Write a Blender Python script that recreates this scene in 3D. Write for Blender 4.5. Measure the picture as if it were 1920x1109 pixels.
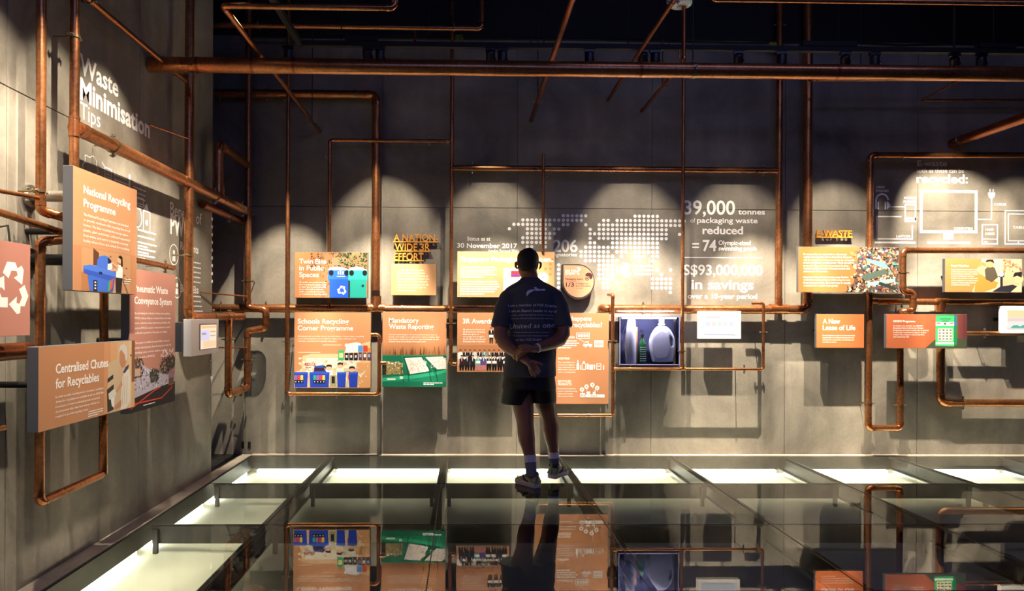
import bpy, bmesh, math, random
from mathutils import Vector, Matrix
from mathutils.bvhtree import BVHTree
for o in list(bpy.data.objects): bpy.data.objects.remove(o)
R = random.Random(7)
SC = bpy.context.scene
COL = SC.collection
PI = math.pi
# ------------------------------------------------------------------ camera
F, CX, CY, CH = 1288.0, 892.0, 596.0, 1.235
YAW, ROLL = math.atan(22/1288), 0.0045
fw = Vector((math.sin(YAW), math.cos(YAW), 0))
rt0 = Vector((math.cos(YAW), -math.sin(YAW), 0)); up0 = Vector((0, 0, 1))
rt = rt0*math.cos(ROLL) + up0*math.sin(ROLL)
up = up0*math.cos(ROLL) - rt0*math.sin(ROLL)
EYE = Vector((0, 0, CH))
cam = bpy.data.cameras.new('camera'); co = bpy.data.objects.new('camera', cam); COL.objects.link(co)
co.matrix_world = Matrix(((rt.x, up.x, -fw.x, 0), (rt.y, up.y, -fw.y, 0), (rt.z, up.z, -fw.z, CH), (0, 0, 0, 1)))
cam.sensor_width = 36; cam.lens = F/1920*36
cam.shift_x = (960-CX)/1920; cam.shift_y = (CY-554.5)/1920
cam.clip_start = 0.05
SC.camera = co
vs = SC.view_settings
vs.view_transform = 'Standard'; vs.look = 'None'; vs.gamma = 1; vs.use_curve_mapping = False; vs.exposure = 0.0
# ------------------------------------------------------------------ world and large lights
w = bpy.data.worlds.new('world'); SC.world = w; w.use_nodes = True
w.node_tree.nodes['Background'].inputs[0].default_value = (0.35, 0.42, 0.75, 1)
w.node_tree.nodes['Background'].inputs[1].default_value = 0.02
def area(loc, rot, sx, sy, e, col):
    l = bpy.data.lights.new('area_light', 'AREA'); l.shape = 'RECTANGLE'; l.size = sx; l.size_y = sy; l.energy = e; l.color = col
    o = bpy.data.objects.new('area_light', l); o.location = loc; o.rotation_euler = rot; COL.objects.link(o)
area((1.2, -0.6, 3.9), (math.radians(52), 0, 0), 4.5, 1.2, 34, (0.24, 0.32, 1.0))      # cool light of the hall behind
area((2.6, 3.2, 4.1), (math.radians(25), 0, 0), 3.0, 0.3, 9, (0.42, 0.42, 1.0))
WALL_SPOTS = [  # u of lamp on the track, power, (u, v) it aims at on the back wall, cone degrees: pairs, a high head and a low head added to brighten the lower wall
    (540, 480, (520, 660), 40), (690, 130, (720, 480), 46), (712, 850, (690, 685), 38), (920, 105, (925, 480), 46), (942, 780, (930, 690), 38),
    (1105, 500, (1110, 710), 38), (1205, 105, (1190, 480), 46), (1228, 780, (1215, 735), 43), (1385, 115, (1395, 490), 46), (1465, 1050, (1440, 740), 43),
    (1585, 140, (1590, 490), 44), (1640, 950, (1640, 740), 44), (1790, 440, (1800, 455), 46), (1840, 800, (1850, 710), 44), (1950, 120, (1950, 480), 42)]
LEFT_SPOTS = [  # y of lamp on the side track, power, (u, v) it aims at on the left wall, cone degrees
    (1.9, 200, (-200, 560), 60), (2.5, 170, (0, 420), 56), (2.85, 360, (60, 660), 46), (3.2, 140, (130, 440), 56), (3.65, 110, (205, 350), 48),
    (3.85, 420, (260, 690), 44), (3.60, 460, (378, 490), 36), (3.75, 360, (370, 670), 38)]
WARM = (1.0, 0.85, 0.65)

# ------------------------------------------------------------------ helpers
def s2l(c):
    if isinstance(c, str):
        c = tuple(int(c[i:i+2], 16)/255 for i in (0, 2, 4))
    return tuple((x/12.92 if x <= 0.04045 else ((x+0.055)/1.055)**2.4) for x in c)
def ray(u, v): return fw + rt*((u-CX)/F) - up*((v-CY)/F)
def P(u, v, Y):
    d = ray(u, v); return EYE + d*(Y/d.y)
def PX(u, v, X):
    d = ray(u, v); return EYE + d*(X/d.x)
MATS = {}
def mat(name, col=(.5,.5,.5), rough=.5, metal=0, spec=.5, noise=0, nscale=8, emit=None, estr=1, bump=0, coat=0):
    if name in MATS: return MATS[name]
    m = bpy.data.materials.new(name); m.use_nodes = True; nt = m.node_tree; b = nt.nodes['Principled BSDF']
    c = s2l(col)
    b.inputs['Base Color'].default_value = (*c, 1); b.inputs['Roughness'].default_value = rough
    b.inputs['Metallic'].default_value = metal; b.inputs['Specular IOR Level'].default_value = spec
    b.inputs['Coat Weight'].default_value = coat
    if noise or bump:
        g = nt.nodes.new('ShaderNodeTexCoord'); n = nt.nodes.new('ShaderNodeTexNoise'); n.inputs['Scale'].default_value = nscale
        n.inputs['Detail'].default_value = 5; nt.links.new(g.outputs['Object'], n.inputs['Vector'])
        if noise:
            r = nt.nodes.new('ShaderNodeMix'); r.data_type = 'RGBA'
            r.inputs['A'].default_value = (*[x*(1-noise) for x in c], 1); r.inputs['B'].default_value = (*[min(1, x*(1+noise)) for x in c], 1)
            nt.links.new(n.outputs['Fac'], r.inputs['Factor']); nt.links.new(r.outputs['Result'], b.inputs['Base Color'])
        if bump:
            bp = nt.nodes.new('ShaderNodeBump'); bp.inputs['Strength'].default_value = bump; bp.inputs['Distance'].default_value = .01
            nt.links.new(n.outputs['Fac'], bp.inputs['Height']); nt.links.new(bp.outputs['Normal'], b.inputs['Normal'])
    if emit:
        b.inputs['Emission Color'].default_value = (*s2l(emit), 1); b.inputs['Emission Strength'].default_value = estr
    MATS[name] = m; return m
def ramp(nt, stops):
    r = nt.nodes.new('ShaderNodeValToRGB'); e = r.color_ramp.elements
    e[0].position, e[0].color = stops[0][0], (*stops[0][1], 1); e[1].position, e[1].color = stops[-1][0], (*stops[-1][1], 1)
    for p, c in stops[1:-1]:
        k = e.new(p); k.color = (*c, 1)
    return r
def copper(name, c1, c2, r0, r1, sc=1.0):
    m = bpy.data.materials.new(name); m.use_nodes = True; nt = m.node_tree; b = nt.nodes['Principled BSDF']
    g = nt.nodes.new('ShaderNodeNewGeometry')
    n = nt.nodes.new('ShaderNodeTexNoise'); n.inputs['Scale'].default_value = 5*sc; n.inputs['Detail'].default_value = 6; n.inputs['Roughness'].default_value = .65
    n2 = nt.nodes.new('ShaderNodeTexNoise'); n2.inputs['Scale'].default_value = 60*sc; n2.inputs['Detail'].default_value = 3
    nt.links.new(g.outputs['Position'], n.inputs['Vector']); nt.links.new(g.outputs['Position'], n2.inputs['Vector'])
    r = ramp(nt, [(.3, s2l(c1)), (.7, s2l(c2))]); nt.links.new(n.outputs['Fac'], r.inputs['Fac'])
    mx = nt.nodes.new('ShaderNodeMix'); mx.data_type = 'RGBA'; mx.blend_type = 'MULTIPLY'; mx.inputs['Factor'].default_value = .45
    r2 = ramp(nt, [(.35, (.35,.3,.3)), (.6, (1,1,1))]); nt.links.new(n2.outputs['Fac'], r2.inputs['Fac'])
    nt.links.new(r.outputs['Color'], mx.inputs['A']); nt.links.new(r2.outputs['Color'], mx.inputs['B'])
    nt.links.new(mx.outputs['Result'], b.inputs['Base Color'])
    mr = nt.nodes.new('ShaderNodeMapRange'); mr.inputs['To Min'].default_value = r0; mr.inputs['To Max'].default_value = r1
    nt.links.new(n.outputs['Fac'], mr.inputs['Value']); nt.links.new(mr.outputs['Result'], b.inputs['Roughness'])
    b.inputs['Metallic'].default_value = .88
    MATS[name] = m; return m
COP = copper('copper', 'a96a40', 'cb8c5c', .20, .40)
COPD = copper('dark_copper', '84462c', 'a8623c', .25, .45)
COPF = copper('copper_fitting', 'b8683a', 'e09a66', .15, .35, 2)
def concrete(name, a, b_, c_):
    m = bpy.data.materials.new(name); m.use_nodes = True; nt = m.node_tree; b = nt.nodes['Principled BSDF']
    g = nt.nodes.new('ShaderNodeNewGeometry')
    n = nt.nodes.new('ShaderNodeTexNoise'); n.inputs['Scale'].default_value = 1.3; n.inputs['Detail'].default_value = 9; n.inputs['Roughness'].default_value = .62; n.inputs['Distortion'].default_value = .6
    mp = nt.nodes.new('ShaderNodeMapping'); mp.inputs['Scale'].default_value = (7, 7, .7)
    n2 = nt.nodes.new('ShaderNodeTexNoise'); n2.inputs['Scale'].default_value = 1.0; n2.inputs['Detail'].default_value = 4
    n3 = nt.nodes.new('ShaderNodeTexNoise'); n3.inputs['Scale'].default_value = 45; n3.inputs['Detail'].default_value = 5
    for q in (n, n3): nt.links.new(g.outputs['Position'], q.inputs['Vector'])
    nt.links.new(g.outputs['Position'], mp.inputs['Vector']); nt.links.new(mp.outputs['Vector'], n2.inputs['Vector'])
    r = ramp(nt, [(.28, s2l(a)), (.5, s2l(b_)), (.74, s2l(c_))]); nt.links.new(n.outputs['Fac'], r.inputs['Fac'])
    r2 = ramp(nt, [(.3, (.72,.72,.72)), (.7, (1.0,1.0,1.0))]); nt.links.new(n2.outputs['Fac'], r2.inputs['Fac'])
    r3 = ramp(nt, [(.3, (.82,.82,.82)), (.62, (1,1,1))]); nt.links.new(n3.outputs['Fac'], r3.inputs['Fac'])
    m1 = nt.nodes.new('ShaderNodeMix'); m1.data_type='RGBA'; m1.blend_type='MULTIPLY'; m1.inputs['Factor'].default_value=.8
    m2 = nt.nodes.new('ShaderNodeMix'); m2.data_type='RGBA'; m2.blend_type='MULTIPLY'; m2.inputs['Factor'].default_value=.5
    nt.links.new(r.outputs['Color'], m1.inputs['A']); nt.links.new(r2.outputs['Color'], m1.inputs['B'])
    nt.links.new(m1.outputs['Result'], m2.inputs['A']); nt.links.new(r3.outputs['Color'], m2.inputs['B'])
    nt.links.new(m2.outputs['Result'], b.inputs['Base Color'])
    b.inputs['Roughness'].default_value = .62; b.inputs['Specular IOR Level'].default_value = .3
    bp = nt.nodes.new('ShaderNodeBump'); bp.inputs['Strength'].default_value = .25; bp.inputs['Distance'].default_value = .004
    nt.links.new(n3.outputs['Fac'], bp.inputs['Height']); nt.links.new(bp.outputs['Normal'], b.inputs['Normal'])
    MATS[name] = m; return m
CON = concrete('concrete', '656159', '8c867b', 'aea697')
GROUT = concrete('joint_grout', '9a958a', 'aaa59a', 'b5b0a4')
STONE = concrete('kerb_stone', 'a89d8c', 'bdb3a3', 'd0c6b6')
BLACK = mat('black_paint', '070707', .7)
STEEL = mat('dark_steel', '1c1d1c', .5, .2, noise=.3, nscale=6)
ZINC = mat('zinc_steel', 'a9a49a', .35, .9)
BRASSY = mat('clamp_brass', '9b8560', .3, .9)
GREY = mat('panel_edge_grey', '55575e', .5)
WHITE = mat('white_vinyl', 'f4f2ee', .6)
WHITEP = mat('white_plastic', 'e8e6e4', .35)
def print_mat():
    m = bpy.data.materials.new('printed_ink'); m.use_nodes = True; nt = m.node_tree; b = nt.nodes['Principled BSDF']
    a = nt.nodes.new('ShaderNodeVertexColor'); a.layer_name = 'ink'; nt.links.new(a.outputs['Color'], b.inputs['Base Color'])
    b.inputs['Roughness'].default_value = .5; b.inputs['Specular IOR Level'].default_value = .25
    return m
INK = print_mat()
def screen_mat():
    m = bpy.data.materials.new('lit_screen'); m.use_nodes = True; nt = m.node_tree; b = nt.nodes['Principled BSDF']
    a = nt.nodes.new('ShaderNodeVertexColor'); a.layer_name = 'ink'
    b.inputs['Base Color'].default_value = (.02,.02,.02,1); b.inputs['Roughness'].default_value = .2
    nt.links.new(a.outputs['Color'], b.inputs['Emission Color']); b.inputs['Emission Strength'].default_value = 1.0
    return m
SCREEN = screen_mat()
def glass_mat(name, ior, tint, mul=1.0, rough=0.0):
    m = bpy.data.materials.new(name); m.use_nodes = True; nt = m.node_tree; nt.nodes.remove(nt.nodes['Principled BSDF'])
    out = nt.nodes['Material Output']; fr = nt.nodes.new('ShaderNodeFresnel'); fr.inputs['IOR'].default_value = ior
    tr = nt.nodes.new('ShaderNodeBsdfTransparent'); tr.inputs['Color'].default_value = (*tint, 1)
    gl = nt.nodes.new('ShaderNodeBsdfGlossy'); gl.inputs['Roughness'].default_value = rough; gl.inputs['Color'].default_value = (mul, mul, mul*.98, 1)
    mx = nt.nodes.new('ShaderNodeMixShader')
    nt.links.new(fr.outputs[0], mx.inputs[0]); nt.links.new(tr.outputs[0], mx.inputs[1]); nt.links.new(gl.outputs[0], mx.inputs[2]); nt.links.new(mx.outputs[0], out.inputs['Surface'])
    MATS[name] = m; return m
FLOORGLASS = glass_mat('floor_glass', 1.95, (.90, .94, .88), .95)
CLEAR = glass_mat('clear_acrylic', 1.35, (.95, .96, .98))

def empty(name, loc=(0,0,0)):
    o = bpy.data.objects.new(name, None); COL.objects.link(o); o.location = loc; o.empty_display_size = .05; return o
def tag(o, label=None, cat=None, group=None, kind=None):
    if label: o['label'] = label
    if cat: o['category'] = cat
    if group: o['group'] = group
    if kind: o['kind'] = kind
    return o
class MB:
    def __init__(s): s.v = []; s.f = []; s.c = []
    def add(s, vs_, fs, c=None):
        k = len(s.v); s.v += [tuple(x) for x in vs_]; s.f += [tuple(i+k for i in f) for f in fs]; s.c += [c]*len(fs)
        return s
    def box(s, a, b, c=None):
        x0,y0,z0 = a; x1,y1,z1 = b
        return s.add([(x0,y0,z0),(x1,y0,z0),(x1,y1,z0),(x0,y1,z0),(x0,y0,z1),(x1,y0,z1),(x1,y1,z1),(x0,y1,z1)],
              [(0,3,2,1),(4,5,6,7),(0,1,5,4),(1,2,6,5),(2,3,7,6),(3,0,4,7)], c)
    def sweep(s, pts, rads, n=14, cap=True, c=None, flat=None):
        pts = [Vector(p) for p in pts]
        if not isinstance(rads, (list, tuple)): rads = [rads]*len(pts)
        t0 = (pts[1]-pts[0]).normalized(); a = Vector((0,0,1)) if abs(t0.z) < .9 else Vector((1,0,0))
        nx = t0.cross(a).normalized(); vv = []; k = len(pts)
        for i, p in enumerate(pts):
            t = ((pts[min(i+1,k-1)]-p).normalized() + (p-pts[max(i-1,0)]).normalized()).normalized() if 0 < i < k-1 else ((pts[1]-pts[0]) if i == 0 else (pts[-1]-pts[-2])).normalized()
            nx = (nx - t*nx.dot(t)).normalized(); ny = t.cross(nx)
            r = rads[i]; rx, ry = r if isinstance(r, tuple) else (r, r)
            for j in range(n):
                q = 2*PI*j/n; vv.append(p + nx*(math.cos(q)*rx) + ny*(math.sin(q)*ry))
        ff = [(i*n+j, i*n+(j+1)%n, (i+1)*n+(j+1)%n, (i+1)*n+j) for i in range(k-1) for j in range(n)]
        if cap: ff += [tuple(range(n))[::-1], tuple(range((k-1)*n, k*n))]
        return s.add(vv, ff, c)
    def caps(s, pts, rads, n=12):     # tapered tube with rounded ends
        pts = [Vector(p) for p in pts]
        if not isinstance(rads, (list, tuple)): rads = [rads]*len(pts)
        g = lambda r: max(r) if isinstance(r, tuple) else r
        def sc(r, k): return tuple(x*k for x in r) if isinstance(r, tuple) else r*k
        d0 = (pts[0]-pts[1]).normalized(); d1 = (pts[-1]-pts[-2]).normalized()
        a = [(pts[0]+d0*g(rads[0])*math.sin(q), sc(rads[0], math.cos(q))) for q in (1.45, 1.1, .7, .35)]
        b = [(pts[-1]+d1*g(rads[-1])*math.sin(q), sc(rads[-1], math.cos(q))) for q in (.35, .7, 1.1, 1.45)]
        pp = [x[0] for x in a]+pts+[x[0] for x in b]; rr = [x[1] for x in a]+list(rads)+[x[1] for x in b]
        return s.sweep(pp, rr, n)
    def loft(s, rings, n=24, c=None):  # rings: (x, y, z, rx, ry) horizontal ellipses
        vv = [(x+math.cos(2*PI*j/n)*rx, y+math.sin(2*PI*j/n)*ry, z) for x, y, z, rx, ry in rings for j in range(n)]
        k = len(rings)
        ff = [(i*n+j, i*n+(j+1)%n, (i+1)*n+(j+1)%n, (i+1)*n+j) for i in range(k-1) for j in range(n)]
        ff += [tuple(range(n))[::-1], tuple(range((k-1)*n, k*n))]
        return s.add(vv, ff, c)
    def obj(s, name, m, parent=None, smooth=False):
        me = bpy.data.meshes.new(name); me.from_pydata(s.v, [], s.f)
        if isinstance(m, (list, tuple)):
            for q in m: me.materials.append(q)
        else: me.materials.append(m)
        if s.c and s.c[0] is not None:
            at = me.color_attributes.new('ink', 'FLOAT_COLOR', 'CORNER'); k = 0
            buf = []
            for f, c in zip(s.f, s.c): buf += (list(c)+[1])*len(f)
            at.data.foreach_set('color', buf)
        if smooth: me.shade_smooth(); 
        o = bpy.data.objects.new(name, me); COL.objects.link(o)
        if parent: o.parent = parent; o.matrix_parent_inverse = Matrix.Translation(-Vector(parent_loc(parent)))
        return o
def parent_loc(p): return p.location if p.type == 'EMPTY' else (0, 0, 0)
def smooth_by_angle(o, deg=40):
    me = o.data; bm = bmesh.new(); bm.from_mesh(me)
    for f in bm.faces: f.smooth = True
    for e in bm.edges:
        if len(e.link_faces) == 2 and e.calc_face_angle(0) > math.radians(deg): e.smooth = False
    bm.to_mesh(me); bm.free(); return o
def bevel(o, w_, seg=2):
    b = o.modifiers.new('bevel', 'BEVEL'); b.width = w_; b.segments = seg; b.limit_method = 'ANGLE'; return o

# ------------------------------------------------------------------ text
TC = {}
def text_geo(st, bold=0.0, res=3, extrude=0, sp=1.0):
    key = (st, bold, res, extrude, sp)
    if key in TC: return TC[key]
    cu = bpy.data.curves.new('t', 'FONT'); cu.body = st; cu.size = 1; cu.offset = bold; cu.resolution_u = res; cu.extrude = extrude; cu.space_character = sp
    cu.fill_mode = 'BOTH' if extrude else 'FRONT'
    ob = bpy.data.objects.new('t', cu); me = bpy.data.meshes.new_from_object(ob)
    v = [tuple(x.co) for x in me.vertices]; f = [tuple(p.vertices) for p in me.polygons]
    bpy.data.objects.remove(ob); bpy.data.curves.remove(cu); bpy.data.meshes.remove(me)
    TC[key] = (v, f); return v, f
CAPH = max(p[1] for p in text_geo('H')[0])
class Canvas:
    """flat print in a plane: x to the right, y down, s metres per unit"""
    def __init__(s, O, ex, n, sc, x0=0, y0=0):
        s.O = Vector(O); s.ex = Vector(ex); s.n = Vector(n); s.s = sc; s.x0 = x0; s.y0 = y0; s.m = MB(); s.t = MB(); s.k = 0
    def pt(s, x, y, d): return s.O + s.ex*((x-s.x0)*s.s) - Vector((0,0,1))*((y-s.y0)*s.s) + s.n*d
    def nxt(s): s.k += 1; return .0004 + s.k*.00002
    def poly(s, pts, col, d=None):
        d = s.nxt() if d is None else d
        s.m.add([s.pt(x, y, d) for x, y in pts], [tuple(range(len(pts)))[::-1]], s2l(col))
    def rect(s, x0, y0, x1, y1, col, d=None): s.poly([(x0,y0),(x1,y0),(x1,y1),(x0,y1)], col, d)
    def grad(s, x0, y0, x1, y1, c0, c1, n=10, vert=True):
        a, b = s2l(c0), s2l(c1); d = s.nxt()
        for i in range(n):
            t = i/(n-1); c = tuple(p+(q-p)*t for p, q in zip(a, b))
            if vert: q = [(x0, y0+(y1-y0)*i/n), (x1, y0+(y1-y0)*i/n), (x1, y0+(y1-y0)*(i+1)/n), (x0, y0+(y1-y0)*(i+1)/n)]
            else: q = [(x0+(x1-x0)*i/n, y0), (x0+(x1-x0)*(i+1)/n, y0), (x0+(x1-x0)*(i+1)/n, y1), (x0+(x1-x0)*i/n, y1)]
            s.m.add([s.pt(x, y, d) for x, y in q], [(3,2,1,0)], c)
    def circ(s, x, y, r, col, n=14, ry=None, d=None):
        ry = ry or r; s.poly([(x+math.cos(2*PI*i/n)*r, y+math.sin(2*PI*i/n)*ry) for i in range(n)], col, d)
    def ring(s, x, y, r, w_, col='f4f2ee', n=18, a0=0, a1=2*PI, ry=None):
        ry = ry or r; d = s.nxt(); k = n
        for i in range(k):
            a, b = a0+(a1-a0)*i/k, a0+(a1-a0)*(i+1)/k
            q = [(x+math.cos(a)*(r-w_/2), y+math.sin(a)*(ry-w_/2)), (x+math.cos(b)*(r-w_/2), y+math.sin(b)*(ry-w_/2)),
                 (x+math.cos(b)*(r+w_/2), y+math.sin(b)*(ry+w_/2)), (x+math.cos(a)*(r+w_/2), y+math.sin(a)*(ry+w_/2))]
            s.poly(q, col, d)
    def line(s, pts, w_, col='f4f2ee', close=False):
        if close: pts = list(pts)+[pts[0]]
        d = s.nxt()-.00002
        for (ax, ay), (bx, by) in zip(pts, pts[1:]):
            d += .00002
            l = math.hypot(bx-ax, by-ay) or 1; tx, ty = (bx-ax)/l*w_/2, (by-ay)/l*w_/2
            s.poly([(ax-tx-ty, ay-ty+tx), (bx+tx-ty, by+ty+tx), (bx+tx+ty, by+ty-tx), (ax-tx+ty, ay-ty-tx)], col, d)
    def box(s, x0, y0, x1, y1, w_, col='f4f2ee'): s.line([(x0,y0),(x1,y0),(x1,y1),(x0,y1)], w_, col, True)
    def text(s, st, x, y, w_=None, h=None, bold=0.0, col='f6f4f0', al='l', res=2, sp=1.0, d=None):
        """baseline at y; w_ total width, h capital height (units)"""
        if (h or 0) >= 6 and s.s < .5: res = 4
        v, f = text_geo(st, bold, res, 0, sp)
        if not v: return
        x0 = min(p[0] for p in v); x1 = max(p[0] for p in v)
        ky = (h/CAPH) if h else None; kx = (w_/(x1-x0)) if w_ else ky
        if ky is None: ky = kx
        W = (x1-x0)*kx; ox = x - (0 if al == 'l' else W/2 if al == 'c' else W)
        d = s.nxt()+.0003 if d is None else d
        s.t.add([s.pt(ox+(p[0]-x0)*kx, y-p[1]*ky, d) for p in v], f, s2l(col))
    def greek(s, x, y, w_, h, n, lh, col='f6f4f0', al='l', last=.6):
        """lines too small to read in the photograph: word-length strokes"""
        d = s.nxt()
        for i in range(n):
            W = w_*(last if i == n-1 else R.uniform(.86, 1)); cx = x
            while cx < x+W-h:
                l = min(R.uniform(1.3, 5.5)*h, x+W-cx)
                s.poly([(cx, y+i*lh-h), (cx+l, y+i*lh-h), (cx+l, y+i*lh), (cx, y+i*lh)], col, d); cx += l+h*.55
    def done(s, parent, mname='printed_picture', tname='lettering', m=None):
        a = s.m.obj(mname, m or INK, parent) if s.m.v else None
        b = tag(s.t.obj(tname, m or INK, parent), kind='stuff') if s.t.v else None
        return a, b
WALL_Y, LEFT_X = 6.2, -1.99
def back_canvas(Y, u0, v0): return Canvas(P(u0, v0, Y), (1,0,0), (0,-1,0), Y/F, u0, v0)

# ------------------------------------------------------------------ setting
def struct(name, mb, m): return tag(mb.obj(name, m), kind='structure')
wb = struct('wall_back', MB().box((-4.2, WALL_Y+.012, -.22), (7.2, WALL_Y+.2, 3.78)), GROUT)
XJ = [-1.962+1.22*k for k in range(-2, 9)]
for i in range(len(XJ)-1):
    for z0, z1 in ((-.2, 2.227), (2.227, 3.78)):
        bevel(MB().box((XJ[i]+.002, WALL_Y, z0+.002), (XJ[i+1]-.002, WALL_Y+.0115, z1-.002)).obj('concrete_panel', CON, wb), .0015, 1)
wl = struct('wall_left', MB().box((LEFT_X-.25, -1.0, -.22), (LEFT_X-.012, 5.448, 4.25)), GROUT)
YJ = [5.46-1.22*k for k in range(0, 6)]
for i in range(len(YJ)-1):
    for z0, z1 in ((-.2, 2.232), (2.232, 4.25)):
        bevel(MB().box((LEFT_X-.0115, YJ[i+1]+.002, z0+.002), (LEFT_X, YJ[i]-.002, z1-.002)).obj('concrete_panel', CON, wl), .0015, 1)
struct('trim_1', MB().box((-4.2, WALL_Y-.03, 3.76), (7.2, WALL_Y+.2, 4.25)), BLACK)
struct('ceiling', MB().box((-4.2, -1.0, 4.25), (7.2, WALL_Y+.2, 4.4)), BLACK)
# kerbs
kl = struct('trim_2', MB().box((LEFT_X, 0.6, -.11), (-1.89, 6.17, 0.004)), STONE)
struct('trim_3', MB().box((-1.89, 6.135, -.11), (7.2, WALL_Y, 0.004)), STONE)
struct('trim_4', MB().box((-1.889, 0.6, -.115), (-1.872, 6.134, -.002)), STEEL)
struct('trim_5', MB().box((-1.872, 6.118, -.115), (7.2, 6.134, -.002)), STEEL)
# floor: the shallow pit below the glass, glass panes and steel grid as its parts
PITM = mat('pit_floor_white', 'd0d0c6', .6, noise=.12, nscale=3)
fl = struct('floor', MB().box((-4.2, 0.6, -.26), (7.2, WALL_Y, -.165)), PITM)
struct('trim_6', MB().box((-4.2, 5.46, -.16), (LEFT_X-.001, WALL_Y-.001, 0)), BLACK)
struct('trim_7', MB().box((-4.2, -1.0, -.26), (7.2, .6, 0)), mat('dark_hall_floor', '1c1b1a', .4))
XE = [-1.872, -1.17, -.165, .855, 1.85, 2.85, 3.86, 4.87, 5.88, 6.89]
YE = [6.118, 5.11, 4.10, 3.09, 2.08, 1.07]
for i in range(len(XE)-1):
    for j in range(len(YE)-1):
        x0, x1, y1, y0 = XE[i]+.003, XE[i+1]-.003, YE[j]-.003, YE[j+1]+.003
        MB().add([(x0,y0,0),(x1,y0,0),(x1,y1,0),(x0,y1,0)], [(0,1,2,3)]).obj('glass_pane', FLOORGLASS, fl)
for x in XE[1:-1]:
    m = MB().box((x-.032, .62, -.02), (x+.032, 6.117, -.004)); m.box((x-.008, .62, -.11), (x+.008, 6.117, -.02)); m.box((x-.03, .62, -.115), (x+.03, 6.117, -.105))
    m.obj('steel_beam', STEEL, fl)
    MB().box((x-.003, .62, -.004), (x+.003, 6.117, .001)).obj('joint_strip', mat('joint_rubber', '3a342e', .6), fl)
for y in YE[1:]:
    for i in range(len(XE)-1):
        m = MB().box((XE[i]+.034, y-.022, -.02), (XE[i+1]-.034, y+.022, -.004)); m.box((XE[i]+.034, y-.008, -.11), (XE[i+1]-.034, y+.008, -.02))
        m.obj('cross_beam', STEEL, fl)
        for xx in (XE[i]+.06, XE[i+1]-.07):
            MB().box((xx-.012, y-.03, -.165), (xx+.014, y-.008, -.02)).obj('beam_foot', STEEL, fl)
    MB().box((XE[0], y-.002, -.004), (XE[-1], y+.002, .0008)).obj('joint_strip', MATS['joint_rubber'], fl)
# light strips in the pit, below the kerbs
TUBE = mat('led_tube', 'ffffff', .5, emit='f8f8e4', estr=16)
for i in range(len(XE)-2):
    t = MB().box((XE[i]+.05, 6.10, -.160), (XE[i+1]-.05, 6.17, -.122)).obj('light_strip', TUBE)
    tag(t, ['white light strip under the far kerb, in the %s floor bay from the left' % n for n in ('first','second','third','fourth','fifth','sixth','seventh','eighth')][i], 'light', 'light strips below the far kerb')
for j in range(3):
    t = MB().box((-1.94, YE[j+1]+.1, -.160), (-1.885, YE[j]-.1, -.122)).obj('light_strip', TUBE)
    tag(t, ['white light strip under the left kerb, in the floor bay nearest the back wall', 'white light strip under the left kerb, in the middle floor bay', 'white light strip under the left kerb, in the floor bay nearest the viewer'][j], 'light', 'light strips below the left kerb')
# finger pulls on the flush door leaves at the joint beside the corner
for k, (u, side) in enumerate(((455.5, 'left'), (467.5, 'right'))):
    c = P(u, 835, WALL_Y); o = MB().box((c.x-.012, c.y-.006, c.z-.03), (c.x+.012, c.y-.0005, c.z+.03)).obj('finger_pull', STEEL, wb)
    o['label'] = 'small dark finger pull low on the grey wall, %s of the joint' % side

# ------------------------------------------------------------------ pipes
def snap(pts):
    pts = [Vector(p) for p in pts]
    for i in range(1, len(pts)):
        d = pts[i]-pts[i-1]; L = d.length
        for a in range(3):
            if abs(d[a]) < .14*L: pts[i][a] = pts[i-1][a]
    return pts
def fillet(p0, p1, p2, r, n=7):
    a = (p0-p1).normalized(); b = (p2-p1).normalized(); ang = a.angle(b)
    t = min(r/math.tan(ang/2), .45*(p0-p1).length, .45*(p2-p1).length); r = t*math.tan(ang/2)
    c = p1+(a+b).normalized()*(r/math.sin(ang/2)); s0 = p1+a*t; s1 = p1+b*t
    u = s0-c; v = s1-c; th = u.angle(v); ax = u.cross(v).normalized()
    return [c + Matrix.Rotation(th*i/n, 3, ax) @ u for i in range(n+1)]
def clamp_on(parent, p, ax, r, wall, m=None, L=None, ears=True):
    """pipe ring with two ears, bolts and a rod to the wall or ceiling"""
    ax = Vector(ax).normalized(); wall = Vector(wall).normalized(); e = ax.cross(wall).normalized(); wd = max(.012, r*.45)
    mb = MB().sweep([p-ax*wd/2, p+ax*wd/2], r+.0045, 18)
    if ears:
        for sg in (-1, 1):
            q = p+e*sg*(r+.004); mb.sweep([q, q+e*sg*.022], (.006, .006), 8)
    mb.sweep([p+wall*(r+.002), p+wall*(r+.012)], .008, 8)
    c = smooth_by_angle(mb.obj('pipe_clamp', m or BRASSY, parent))
    if ears:
        for sg in (-1, 1):
            q = p+e*sg*(r+.017); MB().sweep([q-wall*.014, q+wall*.014], .0055, 8).obj('bolt', ZINC, c)
    if L: MB().sweep([p+wall*(r+.01), p+wall*L], .004, 8).obj('hanger_rod', STEEL if wall.z > .5 else m or BRASSY, c)
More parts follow.
